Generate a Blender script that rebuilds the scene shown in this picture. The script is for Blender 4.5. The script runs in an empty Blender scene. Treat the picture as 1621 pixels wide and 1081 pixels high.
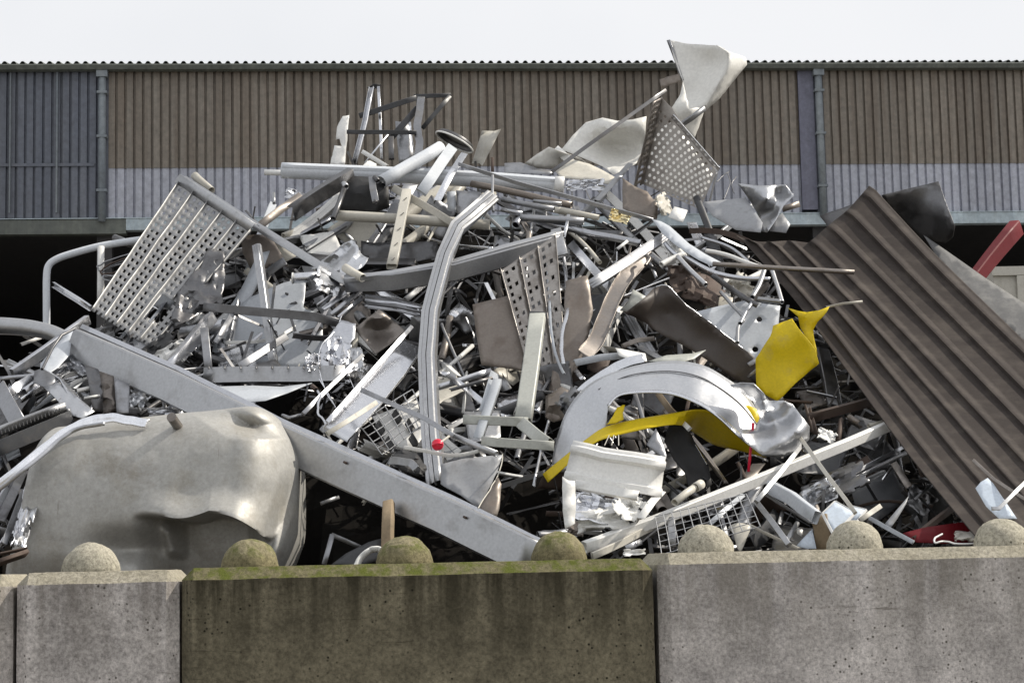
import bpy, bmesh, math, random
import numpy as np
from mathutils import Vector, Matrix, noise
from mathutils.geometry import delaunay_2d_cdt
sc = bpy.context.scene
col = sc.collection
R = math.radians
random.seed(7)

# ------------------------------------------------------------------ camera
FPX = 3000.0                       # focal length in photograph pixels (1621 wide)
cam_d = bpy.data.cameras.new('camera')
cam = bpy.data.objects.new('camera', cam_d)
col.objects.link(cam)
sc.camera = cam
cam_d.sensor_width = 36
cam_d.lens = FPX / 1621 * 36
cam_d.clip_end = 3000
CAMLOC = Vector((0, 0, 1.6))
TILT, ROLL = math.atan((888 - 540.5) / FPX), R(-1.24)
CROT = Matrix.Rotation(R(90) + TILT, 3, 'X') @ Matrix.Rotation(ROLL, 3, 'Z')
cam.matrix_world = Matrix.Translation(CAMLOC) @ CROT.to_4x4()

# ------------------------------------------------------------------ sky, sun, exposure
SUN_EL, SUN_AZ = 42.0, 78.0         # azimuth measured clockwise from +Y (the view direction)
w = bpy.data.worlds.new('World')
sc.world = w
w.use_nodes = True
nt = w.node_tree
nt.nodes.clear()
out = nt.nodes.new('ShaderNodeOutputWorld')
bg = nt.nodes.new('ShaderNodeBackground')
sky = nt.nodes.new('ShaderNodeTexSky')
sky.sky_type = 'NISHITA'
sky.sun_disc = False
sky.sun_elevation = R(SUN_EL)
sky.sun_rotation = R(SUN_AZ)
sky.air_density = 1.2
sky.dust_density = 3.0
tc = nt.nodes.new('ShaderNodeTexCoord')
nz = nt.nodes.new('ShaderNodeTexNoise')
nz.inputs['Scale'].default_value = 1.6
nz.inputs['Detail'].default_value = 5
rp = nt.nodes.new('ShaderNodeValToRGB')
rp.color_ramp.elements[0].position = .25
rp.color_ramp.elements[0].color = (.72, .72, .72, 1)
rp.color_ramp.elements[1].position = .6
mx = nt.nodes.new('ShaderNodeMixRGB')
mx.inputs[2].default_value = (9.0, 9.1, 9.35, 1)      # thin bright cloud
nt.links.new(tc.outputs['Generated'], nz.inputs['Vector'])
nt.links.new(nz.outputs['Fac'], rp.inputs[0])
nt.links.new(rp.outputs[0], mx.inputs[0])
nt.links.new(sky.outputs[0], mx.inputs[1])
nt.links.new(mx.outputs[0], bg.inputs[0])
bg.inputs[1].default_value = 0.10
nt.links.new(bg.outputs[0], out.inputs[0])
sd = bpy.data.lights.new('sun', 'SUN')
sd.energy = 4.3
sd.angle = R(0.6)
sd.color = (1.0, .93, .82)
so = bpy.data.objects.new('sun', sd)
col.objects.link(so)
sv = Vector((math.sin(R(SUN_AZ)) * math.cos(R(SUN_EL)), math.cos(R(SUN_AZ)) * math.cos(R(SUN_EL)), math.sin(R(SUN_EL))))
so.rotation_euler = sv.to_track_quat('Z', 'Y').to_euler()
sc.view_settings.view_transform = 'Standard'
sc.view_settings.look = 'None'
sc.view_settings.exposure = 0.0
sc.view_settings.gamma = 1.0

# ------------------------------------------------------------------ pixel <-> place
def P(px, py, d):
    """the point at world Y = d seen at photograph pixel (px, py)"""
    v = CROT @ Vector(((px - 810.5) / FPX, -(py - 540.5) / FPX, -1))
    return CAMLOC + v * (d / v.y)
def pix(p):
    v = CROT.transposed() @ (Vector(p) - CAMLOC)
    return 810.5 + FPX * v.x / -v.z, 540.5 - FPX * v.y / -v.z
def dep(px, py):
    """distance of the heap's slope at this height in view"""
    return 11.0 + (880 - py) * 6 / 760
TILES = {'A1': (0, 80, 3.86), 'A2': (400, 80, 3.86), 'A3': (800, 40, 3.379), 'A4': (1200, 80, 3.378),
         'B1': (0, 340, 3.602), 'B2': (380, 340, 3.602), 'B3': (780, 340, 3.602), 'B4': (1180, 340, 3.602),
         'C1': (0, 600, 3.378), 'C2': (400, 600, 3.378), 'C3': (800, 600, 3.378), 'C4': (1200, 600, 3.378), 'X': (0, 0, 1.0)}
def tp(tile, pts):
    x0, y0, s = TILES[tile]
    return [(x0 + p[0] / s, y0 + p[1] / s, p[2] if len(p) > 2 else 0.0) for p in pts]

# ------------------------------------------------------------------ materials
MATS = {}
def mk(name):
    m = bpy.data.materials.new(name)
    m.use_nodes = True
    return m, m.node_tree, m.node_tree.nodes['Principled BSDF']
def nd(t, kind, **kw):
    n = t.nodes.new(kind)
    for k, v in kw.items():
        n.inputs[k].default_value = v
    return n
def ramp(t, a, b, ca=(0, 0, 0, 1), cb=(1, 1, 1, 1)):
    r = t.nodes.new('ShaderNodeValToRGB')
    r.color_ramp.elements[0].position = a
    r.color_ramp.elements[1].position = b
    r.color_ramp.elements[0].color = ca
    r.color_ramp.elements[1].color = cb
    return r
def mix(t, fac, a, b, mode='MIX'):
    m = t.nodes.new('ShaderNodeMixRGB')
    m.blend_type = mode
    for i, v in ((0, fac), (1, a), (2, b)):
        if hasattr(v, 'links'):
            t.links.new(v, m.inputs[i])
        elif i == 0:
            m.inputs[0].default_value = v
        else:
            m.inputs[i].default_value = (*v, 1)
    return m.outputs[0]
def coords(t, rnd=True):
    c = t.nodes.new('ShaderNodeTexCoord')
    if not rnd:
        return c.outputs['Object'], None
    oi = t.nodes.new('ShaderNodeObjectInfo')
    m = t.nodes.new('ShaderNodeMath')
    m.operation = 'MULTIPLY'
    m.inputs[1].default_value = 57.0
    t.links.new(oi.outputs['Random'], m.inputs[0])
    a = t.nodes.new('ShaderNodeVectorMath')
    a.operation = 'ADD'
    t.links.new(c.outputs['Object'], a.inputs[0])
    t.links.new(m.outputs[0], a.inputs[1])
    return a.outputs[0], oi.outputs['Random']
def scrap(name, c, metal=1.0, rough=.35, dirt=.35, dc=(.09, .075, .06), vary=.25, bump=.25, scale=7.0, drough=.75, spec=None, dmetal=None):
    """worn metal or paint: base colour, grime patches, long scratches, shallow dents, a shade of its own per piece"""
    m, t, b = mk(name)
    v, rnd = coords(t)
    n1 = nd(t, 'ShaderNodeTexNoise', Scale=scale, Detail=8, Roughness=.65)
    t.links.new(v, n1.inputs['Vector'])
    n2 = nd(t, 'ShaderNodeTexNoise', Scale=scale * 9, Detail=4)
    t.links.new(v, n2.inputs['Vector'])
    mp = t.nodes.new('ShaderNodeMapping')
    mp.inputs['Scale'].default_value = (70, 9, 40)
    mp.inputs['Rotation'].default_value = (.4, .3, .7)
    t.links.new(v, mp.inputs['Vector'])
    n3 = nd(t, 'ShaderNodeTexNoise', Scale=1.0, Detail=3)
    t.links.new(mp.outputs[0], n3.inputs['Vector'])
    r1 = ramp(t, .66 - dirt * .45, .98 - dirt * .3)
    t.links.new(n1.outputs['Fac'], r1.inputs[0])
    r3 = ramp(t, .58, .74, (0, 0, 0, 1), (.4, .4, .4, 1))
    t.links.new(n3.outputs['Fac'], r3.inputs[0])
    r2 = ramp(t, .3, .75, (.9, .9, .9, 1), (1.06, 1.06, 1.06, 1))
    t.links.new(n2.outputs['Fac'], r2.inputs[0])
    c0 = mix(t, 1.0, c, r2.outputs[0], 'MULTIPLY')
    hs = t.nodes.new('ShaderNodeHueSaturation')
    mr = t.nodes.new('ShaderNodeMapRange')
    mr.inputs['To Min'].default_value = 1 - vary
    mr.inputs['To Max'].default_value = 1 + vary * .6
    t.links.new(rnd, mr.inputs[0])
    t.links.new(mr.outputs[0], hs.inputs['Value'])
    t.links.new(c0, hs.inputs['Color'])
    c1 = mix(t, r1.outputs[0], hs.outputs[0], dc)
    t.links.new(c1, b.inputs['Base Color'])
    m1 = t.nodes.new('ShaderNodeMapRange')
    m1.inputs['To Min'].default_value = rough
    m1.inputs['To Max'].default_value = drough
    t.links.new(r1.outputs[0], m1.inputs[0])
    ad = t.nodes.new('ShaderNodeMath')
    ad.operation = 'MULTIPLY_ADD'
    ad.inputs[1].default_value = .3
    t.links.new(r3.outputs[0], ad.inputs[0])
    t.links.new(m1.outputs[0], ad.inputs[2])
    t.links.new(ad.outputs[0], b.inputs['Roughness'])
    m2 = t.nodes.new('ShaderNodeMapRange')
    m2.inputs['To Min'].default_value = metal
    m2.inputs['To Max'].default_value = metal * .25 if dmetal is None else dmetal
    t.links.new(r1.outputs[0], m2.inputs[0])
    t.links.new(m2.outputs[0], b.inputs['Metallic'])
    if bump:
        nb = nd(t, 'ShaderNodeTexNoise', Scale=3.5, Detail=1.5)
        t.links.new(v, nb.inputs['Vector'])
        bu = nd(t, 'ShaderNodeBump', Strength=bump, Distance=.05)
        t.links.new(nb.outputs['Fac'], bu.inputs['Height'])
        b2 = nd(t, 'ShaderNodeBump', Strength=bump * .12, Distance=.002)
        t.links.new(n2.outputs['Fac'], b2.inputs['Height'])
        t.links.new(bu.outputs[0], b2.inputs['Normal'])
        t.links.new(b2.outputs[0], b.inputs['Normal'])
    if spec is not None: b.inputs['Specular IOR Level'].default_value = spec
    MATS[name] = m
    return m
scrap('aluminium', (.58, .59, .62), rough=.3, dirt=.2, dc=(.2, .19, .18), bump=.2)
scrap('bright_aluminium', (.76, .77, .80), rough=.24, dirt=.06, dc=(.4, .39, .38), bump=.2)
scrap('dull_aluminium', (.34, .345, .36), rough=.45, dirt=.3, dc=(.16, .15, .14), bump=.2)
scrap('brown_aluminium', (.27, .245, .225), rough=.42, dirt=.4, dc=(.12, .10, .085), bump=.2)
scrap('galvanised', (.455, .46, .47), rough=.42, dirt=.28, dc=(.27, .265, .26), scale=6, drough=.55, dmetal=.8, bump=.15)
scrap('tray_grey', (.33, .33, .33), metal=.8, rough=.5, dirt=.3, dc=(.2, .195, .19), scale=6, bump=.1, vary=.05)
scrap('tray_brown', (.40, .375, .35), metal=.85, rough=.4, dirt=.35, dc=(.19, .16, .14), scale=8, bump=.15, vary=.05)
scrap('white_paint', (.78, .775, .75), metal=0, rough=.35, dirt=.12, dc=(.42, .40, .36), bump=.1, vary=.08)
scrap('cream_paint', (.55, .525, .46), metal=0, rough=.45, dirt=.25, dc=(.28, .25, .2), bump=.1, vary=.2)
scrap('grey_paint', (.36, .37, .39), metal=0, rough=.4, dirt=.3, dc=(.16, .15, .14), bump=.15)
scrap('pale_paint', (.50, .53, .57), metal=.0, rough=.35, dirt=.15, dc=(.33, .33, .33), bump=.08, vary=.15)
scrap('green_grey_paint', (.47, .48, .44), metal=0, rough=.45, dirt=.2, dc=(.24, .23, .2), bump=.1, vary=.08)
scrap('dark_paint', (.055, .057, .062), metal=0, rough=.4, dirt=.3, dc=(.09, .08, .07), bump=.2)
scrap('dark_metal', (.16, .16, .165), metal=.9, rough=.35, dirt=.4, dc=(.06, .05, .045))
scrap('rust', (.085, .058, .045), metal=.1, rough=.7, dirt=.5, dc=(.05, .036, .03), bump=.3)
scrap('brown_sheet', (.23, .20, .175), metal=.55, rough=.42, dirt=.35, dc=(.16, .12, .095), bump=.15, vary=.1)
scrap('mud_brown', (.046, .038, .034), metal=.0, rough=.75, dirt=.42, dc=(.10, .085, .073), bump=.25, scale=5, vary=.02, spec=.15)
scrap('yellow_paint', (.70, .52, .008), metal=0, rough=.42, dirt=.24, dc=(.42, .34, .14), bump=.2, vary=.03, spec=.3)
scrap('red_paint', (.13, .006, .010), metal=0, rough=.5, dirt=.2, dc=(.09, .02, .02), bump=.1, vary=.05, spec=.2)
scrap('red_plastic', (.75, .02, .06), metal=0, rough=.3, dirt=.02, bump=.0, vary=.02)
scrap('black_rubber', (.018, .018, .019), metal=0, rough=.6, dirt=.3, dc=(.05, .045, .04), bump=.3)
scrap('old_wood', (.25, .19, .12), metal=0, rough=.8, dirt=.4, dc=(.11, .085, .05), bump=.3)
scrap('tank_steel', (.43, .425, .405), metal=.45, rough=.56, dirt=.40, dc=(.27, .245, .195), bump=.06, scale=3.0, drough=.75, vary=.02)
def tank_wear():
    m = MATS['tank_steel']; t = m.node_tree; b = t.nodes['Principled BSDF']
    v, _ = coords(t, False)
    old = b.inputs['Base Color'].links[0].from_socket
    n1 = nd(t, 'ShaderNodeTexNoise', Scale=55, Detail=6, Roughness=.8)
    t.links.new(v, n1.inputs['Vector'])
    r1 = ramp(t, .36, .66, (.86, .85, .83, 1), (1.08, 1.08, 1.08, 1))
    t.links.new(n1.outputs['Fac'], r1.inputs[0])
    n2 = nd(t, 'ShaderNodeTexNoise', Scale=2.2, Detail=9, Roughness=.72, Distortion=.6)
    t.links.new(v, n2.inputs['Vector'])
    r2 = ramp(t, .57, .76, (0, 0, 0, 1), (.7, .7, .7, 1))
    t.links.new(n2.outputs['Fac'], r2.inputs[0])
    mp = t.nodes.new('ShaderNodeMapping')
    mp.inputs['Scale'].default_value = (34, 6, 3)
    mp.inputs['Rotation'].default_value = (0, .5, 0)
    t.links.new(v, mp.inputs['Vector'])
    n3 = nd(t, 'ShaderNodeTexNoise', Scale=1, Detail=5, Roughness=.7)
    t.links.new(mp.outputs[0], n3.inputs['Vector'])
    r3 = ramp(t, .66, .72, (0, 0, 0, 1), (.55, .55, .55, 1))
    t.links.new(n3.outputs['Fac'], r3.inputs[0])
    c = mix(t, 1, old, r1.outputs[0], 'MULTIPLY')
    c = mix(t, r2.outputs[0], c, (.19, .16, .12))
    c = mix(t, r3.outputs[0], c, (.15, .125, .10))
    t.links.new(c, b.inputs['Base Color'])
tank_wear()
scrap('foil', (.66, .67, .69), rough=.33, dirt=.08, dc=(.3, .3, .3), bump=.3, scale=10)
scrap('dark_brown', (.062, .05, .043), metal=.0, rough=.45, dirt=.25, dc=(.10, .085, .07), bump=.08, vary=.05)
scrap('fender_metal', (.54, .55, .57), metal=.9, rough=.38, dirt=.15, dc=(.42, .42, .42), bump=.1, vary=.03)
scrap('heap_dark', (.010, .009, .008), metal=0, rough=.9, dirt=.3, dc=(.022, .018, .015), bump=.3, spec=.05)  # near black: shade of the deep gaps put into the mound's colour
scrap('slate_sheet', (.15, .15, .15), metal=0, rough=.6, dirt=.4, dc=(.28, .275, .26), bump=.2, spec=.2)
scrap('pipe_white', (.66, .69, .73), metal=0, rough=.3, dirt=.12, dc=(.5, .5, .5), bump=.05, vary=.04)
scrap('old_white', (.74, .73, .69), metal=0, rough=.4, dirt=.1, dc=(.58, .56, .5), bump=.1, scale=4, vary=.03)
scrap('gold_foil', (.82, .70, .42), rough=.2, dirt=.1, bump=.5)
scrap('pane', (.62, .70, .80), metal=.0, rough=.08, dirt=.1, dc=(.5, .52, .55), bump=.0, vary=.05)

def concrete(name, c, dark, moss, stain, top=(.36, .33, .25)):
    """cast concrete: pits, run-down streaks, darkened top band, moss and a painted sunlit tint where it faces up"""
    m, t, b = mk(name)
    v, _ = coords(t)
    co = t.nodes.new('ShaderNodeTexCoord')
    n1 = nd(t, 'ShaderNodeTexNoise', Scale=3.5, Detail=10, Roughness=.7)
    t.links.new(v, n1.inputs['Vector'])
    n2 = nd(t, 'ShaderNodeTexNoise', Scale=48, Detail=6, Roughness=.8)
    t.links.new(v, n2.inputs['Vector'])
    mp = t.nodes.new('ShaderNodeMapping')
    mp.inputs['Scale'].default_value = (9, 9, .8)
    t.links.new(v, mp.inputs['Vector'])
    n3 = nd(t, 'ShaderNodeTexNoise', Scale=1.0, Detail=6, Roughness=.6)
    t.links.new(mp.outputs[0], n3.inputs['Vector'])
    vo = t.nodes.new('ShaderNodeTexVoronoi')
    vo.inputs['Scale'].default_value = 28
    t.links.new(v, vo.inputs['Vector'])
    pit = ramp(t, .10, .22, (1, 1, 1, 1), (0, 0, 0, 1))
    t.links.new(vo.outputs['Distance'], pit.inputs[0])
    npit = ramp(t, .47, .56)
    t.links.new(n1.outputs['Fac'], npit.inputs[0])
    pm = t.nodes.new('ShaderNodeMath'); pm.operation = 'MULTIPLY'
    t.links.new(pit.outputs[0], pm.inputs[0]); t.links.new(npit.outputs[0], pm.inputs[1])
    r2 = ramp(t, .34, .66, (.5, .5, .5, 1), (1.34, 1.34, 1.34, 1))
    t.links.new(n2.outputs['Fac'], r2.inputs[0])
    r1 = ramp(t, .36, .66, (.62, .62, .62, 1), (1.16, 1.16, 1.16, 1))
    t.links.new(n1.outputs['Fac'], r1.inputs[0])
    c0 = mix(t, 1, mix(t, 1, c, r2.outputs[0], 'MULTIPLY'), r1.outputs[0], 'MULTIPLY')
    sx = t.nodes.new('ShaderNodeSeparateXYZ')
    t.links.new(co.outputs['Object'], sx.inputs[0])
    band = ramp(t, .0, .42, (0, 0, 0, 1), (1, 1, 1, 1))      # grime washed down from the top edge
    mz = t.nodes.new('ShaderNodeMapRange')
    mz.inputs['From Min'].default_value = .2; mz.inputs['From Max'].default_value = .8
    t.links.new(sx.outputs['Z'], mz.inputs[0])
    st = t.nodes.new('ShaderNodeMath'); st.operation = 'MULTIPLY'
    rs = ramp(t, .37, .58)
    t.links.new(n3.outputs['Fac'], rs.inputs[0])
    t.links.new(mz.outputs[0], st.inputs[0]); t.links.new(rs.outputs[0], st.inputs[1])
    s2 = t.nodes.new('ShaderNodeMath'); s2.operation = 'MULTIPLY'; s2.inputs[1].default_value = stain
    t.links.new(st.outputs[0], s2.inputs[0])
    c1 = mix(t, s2.outputs[0], c0, dark)
    c1 = mix(t, pm.outputs[0], c1, tuple(x * .45 for x in dark))
    # scuffs: long thin dark scrapes
    ms = t.nodes.new('ShaderNodeMapping')
    ms.inputs['Scale'].default_value = (1.1, 1.1, 16)
    ms.inputs['Rotation'].default_value = (0, .12, 0)
    t.links.new(v, ms.inputs['Vector'])
    ns = nd(t, 'ShaderNodeTexNoise', Scale=1.6, Detail=7, Roughness=.75)
    t.links.new(ms.outputs[0], ns.inputs['Vector'])
    rsc = ramp(t, .60, .69, (0, 0, 0, 1), (.75, .75, .75, 1))
    t.links.new(ns.outputs['Fac'], rsc.inputs[0])
    c1 = mix(t, rsc.outputs[0], c1, tuple(x * .7 for x in dark))
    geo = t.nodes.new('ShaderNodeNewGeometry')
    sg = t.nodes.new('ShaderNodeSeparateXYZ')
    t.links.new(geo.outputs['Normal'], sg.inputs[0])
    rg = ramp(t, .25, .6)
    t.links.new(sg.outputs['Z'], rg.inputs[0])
    sunlit_tint = mix(t, 1, top, r2.outputs[0], 'MULTIPLY')  # creamy sunlit tone painted into the colour of upward faces
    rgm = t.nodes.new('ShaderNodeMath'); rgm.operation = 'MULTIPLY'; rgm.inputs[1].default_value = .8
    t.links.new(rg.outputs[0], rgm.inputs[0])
    c1 = mix(t, rgm.outputs[0], c1, sunlit_tint)
    nm = nd(t, 'ShaderNodeTexNoise', Scale=14, Detail=8, Roughness=.7)
    t.links.new(v, nm.inputs['Vector'])
    rm = ramp(t, .42 + .16 * (1 - moss), .58 + .14 * (1 - moss))
    t.links.new(nm.outputs['Fac'], rm.inputs[0])
    mm = t.nodes.new('ShaderNodeMath'); mm.operation = 'MULTIPLY'
    t.links.new(rg.outputs[0], mm.inputs[0]); t.links.new(rm.outputs[0], mm.inputs[1])
    m3 = t.nodes.new('ShaderNodeMath'); m3.operation = 'MULTIPLY'; m3.inputs[1].default_value = moss
    t.links.new(mm.outputs[0], m3.inputs[0])
    c2 = mix(t, m3.outputs[0], c1, mix(t, n2.outputs['Fac'], (.05, .065, .008), (.15, .165, .035)))
    t.links.new(c2, b.inputs['Base Color'])
    b.inputs['Roughness'].default_value = .9
    b.inputs['Specular IOR Level'].default_value = .2
    bu = nd(t, 'ShaderNodeBump', Strength=.9, Distance=.008)
    t.links.new(n2.outputs['Fac'], bu.inputs['Height'])
    b2 = nd(t, 'ShaderNodeBump', Strength=.4, Distance=.02)
    t.links.new(n1.outputs['Fac'], b2.inputs['Height'])
    t.links.new(bu.outputs[0], b2.inputs['Normal'])
    t.links.new(b2.outputs[0], b.inputs['Normal'])
    MATS[name] = m
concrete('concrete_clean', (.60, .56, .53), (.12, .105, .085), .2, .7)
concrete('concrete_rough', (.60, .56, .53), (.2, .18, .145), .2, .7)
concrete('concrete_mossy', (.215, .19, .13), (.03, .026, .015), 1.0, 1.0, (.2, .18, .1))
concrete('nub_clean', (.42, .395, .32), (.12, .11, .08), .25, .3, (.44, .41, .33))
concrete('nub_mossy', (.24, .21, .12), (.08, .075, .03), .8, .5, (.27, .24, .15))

def cladding(name, c, c2, band, bandc):
    m, t, b = mk(name)
    v, _ = coords(t, False)
    mp = t.nodes.new('ShaderNodeMapping')
    mp.inputs['Scale'].default_value = (5.6, 5.6, .25)
    t.links.new(v, mp.inputs['Vector'])
    n1 = nd(t, 'ShaderNodeTexNoise', Scale=1.0, Detail=6, Roughness=.65)
    t.links.new(mp.outputs[0], n1.inputs['Vector'])
    r1 = ramp(t, .4, .72)
    t.links.new(n1.outputs['Fac'], r1.inputs[0])
    n2 = nd(t, 'ShaderNodeTexNoise', Scale=9, Detail=8, Roughness=.7)
    t.links.new(v, n2.inputs['Vector'])
    r2 = ramp(t, .3, .75, (.7, .7, .7, 1), (1.2, 1.2, 1.2, 1))
    t.links.new(n2.outputs['Fac'], r2.inputs[0])
    c0 = mix(t, 1, mix(t, r1.outputs[0], c, c2), r2.outputs[0], 'MULTIPLY')
    # each sheet of the cladding has weathered a little differently
    s0 = t.nodes.new('ShaderNodeSeparateXYZ'); t.links.new(v, s0.inputs[0])
    sn = t.nodes.new('ShaderNodeMath'); sn.operation = 'SNAP'; sn.inputs[1].default_value = 1.065
    t.links.new(s0.outputs['X'], sn.inputs[0])
    wn = t.nodes.new('ShaderNodeTexWhiteNoise'); wn.noise_dimensions = '1D'
    t.links.new(sn.outputs[0], wn.inputs['W'])
    rw = ramp(t, 0, 1, (.84, .84, .84, 1), (1.1, 1.1, 1.1, 1)); t.links.new(wn.outputs['Value'], rw.inputs[0])
    c0 = mix(t, 1, c0, rw.outputs[0], 'MULTIPLY')
    if band:
        sx = t.nodes.new('ShaderNodeSeparateXYZ')
        t.links.new(v, sx.inputs[0])
        ad = t.nodes.new('ShaderNodeMath'); ad.operation = 'MULTIPLY_ADD'
        ad.inputs[1].default_value = .5
        t.links.new(n1.outputs['Fac'], ad.inputs[0]); t.links.new(sx.outputs['Z'], ad.inputs[2])
        rb = ramp(t, .42, .8, (1, 1, 1, 1), (0, 0, 0, 1))
        t.links.new(ad.outputs[0], rb.inputs[0])
        mu = t.nodes.new('ShaderNodeMath'); mu.operation = 'MULTIPLY'; mu.inputs[1].default_value = band
        t.links.new(rb.outputs[0], mu.inputs[0])
        c0 = mix(t, mu.outputs[0], c0, bandc)
    t.links.new(c0, b.inputs['Base Color'])
    b.inputs['Roughness'].default_value = .6
    MATS[name] = m
cladding('brown_cladding', (.175, .145, .115), (.26, .235, .20), .95, (.10, .082, .028))
cladding('lilac_cladding', (.385, .40, .46), (.46, .475, .53), 0, None)
cladding('slate_cladding', (.115, .128, .16), (.155, .165, .19), 0, None)
cladding('violet_cladding', (.145, .148, .20), (.175, .178, .23), 0, None)
cladding('eaves_metal', (.10, .11, .10), (.14, .15, .13), 0, None)
cladding('pale_steel', (.42, .50, .55), (.50, .57, .60), 0, None)
cladding('teal_pipe', (.17, .195, .22), (.24, .265, .275), 0, None)
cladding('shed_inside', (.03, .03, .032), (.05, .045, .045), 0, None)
def ground_mat():
    m, t, b = mk('yard_ground')
    v, _ = coords(t, False)
    n1 = nd(t, 'ShaderNodeTexNoise', Scale=.7, Detail=10, Roughness=.7)
    t.links.new(v, n1.inputs['Vector'])
    t.links.new(mix(t, n1.outputs['Fac'], (.12, .115, .105), (.23, .22, .20)), b.inputs['Base Color'])
    b.inputs['Roughness'].default_value = .9
    MATS['yard_ground'] = m
ground_mat()

# ------------------------------------------------------------------ making objects
def mesh_obj(name, verts, faces, mat, thick=0.0, smooth=35, offset=-1):
    me = bpy.data.meshes.new(name)
    me.from_pydata([tuple(v) for v in verts], [], faces)
    me.update()
    if smooth:
        me.polygons.foreach_set('use_smooth', [True] * len(me.polygons))
        me.set_sharp_from_angle(angle=R(smooth))
    me.materials.append(MATS[mat])
    o = bpy.data.objects.new(name, me)
    col.objects.link(o)
    if thick:
        s = o.modifiers.new('thickness', 'SOLIDIFY')
        s.thickness = thick
        s.offset = offset
    return o
def base_of(objs):
    lo, hi = Vector((1e9,) * 3), Vector((-1e9,) * 3)
    for o in objs:
        for v in o.data.vertices:
            for i in range(3):
                lo[i] = min(lo[i], v.co[i]); hi[i] = max(hi[i], v.co[i])
    return Vector(((lo.x + hi.x) / 2, (lo.y + hi.y) / 2, lo.z))
def tags(o, cat=None, label=None, group=None, kind=None):
    if label: o['label'] = label
    if cat: o['category'] = cat
    if group: o['group'] = group
    if kind: o['kind'] = kind
    return o
class Thing:
    """an Empty at the thing's base that parents its parts"""
    def __init__(s, name, cat, label, group=None):
        s.o = bpy.data.objects.new(name, None)
        s.o.empty_display_size = .1
        col.objects.link(s.o)
        tags(s.o, cat, label, group)
        s.parts = []
    def add(s, o, parent=None):
        s.parts.append((o, parent)); return o
    def done(s):
        b = base_of([o for o, _ in s.parts])
        s.o.location = b
        for o, par in s.parts:
            o.data.transform(Matrix.Translation(-b))
            o.parent = par or s.o
        return s.o
def finish(o, t, cat, label, group=None, kind=None, parent=None):
    if t is not None:
        t.add(o, parent)
        if label: o['label'] = label
        return o
    b = base_of([o])
    o.data.transform(Matrix.Translation(-b))
    o.location = b
    tags(o, cat, label, group, kind)
    return o

def profile(kind, w, h):
    a, b = w / 2, h / 2
    if kind == 'box':
        c = min(w, h) * .1
        return [(-a, -b + c), (-a + c, -b), (a - c, -b), (a, -b + c), (a, b - c), (a - c, b), (-a + c, b), (-a, b - c)], True
    if kind == 'round':
        return [(a * math.cos(i * math.tau / 16), a * math.sin(i * math.tau / 16)) for i in range(16)], True
    if kind == 'L':
        return [(-a, 0), (a, 0), (a, -h)], False
    if kind == 'J':
        return [(a, 0), (-a, 0), (-a, -h)], False
    if kind == 'U':
        return [(-a, -h), (-a, 0), (a, 0), (a, -h)], False
    if kind == 'C':
        return [(-a, h), (-a, 0), (a, 0), (a, h)], False
    if kind == 'flat':
        return [(-a, 0), (0, 0), (a, 0)], False
    if kind == 'rail':
        q = [(-.5, -1), (-.5, 0), (-.34, 0), (-.34, -.35), (-.27, -.35), (-.27, 0), (-.05, .1), (-.05, -.3), (.05, -.3), (.05, .1), (.3, .1), (.36, -.1), (.5, -.1), (.5, -1)]
        return [(x * w, y * h) for x, y in q], False
    if kind == 'gutter':
        q = [(a * math.cos(x), a * math.sin(x)) for x in [R(-60 + 24 * i) for i in range(11)]]
        return [(-a * .2, -a * .75), (-a * .2, -a * .3)] + [(-p[0], p[1]) for p in q[::-1]][::-1] + [(a * .15, -a * .3)], False
    if kind == 'ribbed':
        q = [(-.5, -.05), (-.5, 0), (-.34, 0), (-.27, -.13), (.16, -.13), (.22, .0), (.33, .0), (.40, -.14), (.5, -.14)]
        return [(x * w, y * w) for x, y in q], False
    raise KeyError(kind)
def catmull(pts, n=6):
    if len(pts) < 3: return pts
    q = [pts[0]] + list(pts) + [pts[-1]]
    o = []
    for i in range(1, len(q) - 2):
        p0, p1, p2, p3 = [np.array(x, float) for x in q[i - 1:i + 3]]
        for k in range(n):
            u = k / n
            o.append(tuple(.5 * ((2 * p1) + (-p0 + p2) * u + (2 * p0 - 5 * p1 + 4 * p2 - p3) * u * u + (-p0 + 3 * p1 - 3 * p2 + p3) * u ** 3)))
    o.append(tuple(q[-2]))
    return o
def sweep_geo(W, prof, closed, roll=0, twist=0, taper=None):
    """sweep a profile along world points W; width axis lies across the line of sight, then rolls"""
    n = len(W)
    V, F = [], []
    m = len(prof)
    for i, p in enumerate(W):
        T = (W[min(i + 1, n - 1)] - W[max(i - 1, 0)]).normalized()
        E = (CAMLOC - p).normalized()
        A = E.cross(T).normalized()
        N = T.cross(A).normalized()
        rot = Matrix.Rotation(R(roll + twist * i / max(1, n - 1)), 3, T)
        A, N = rot @ A, rot @ N
        s = 1 if taper is None else 1 + (taper - 1) * i / max(1, n - 1)
        for a, b in prof:
            V.append(p + A * a * s + N * b * s)
    for i in range(n - 1):
        for j in range(m if closed else m - 1):
            k = (j + 1) % m
            F.append((i * m + j, i * m + k, (i + 1) * m + k, (i + 1) * m + j))
    return V, F
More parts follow.
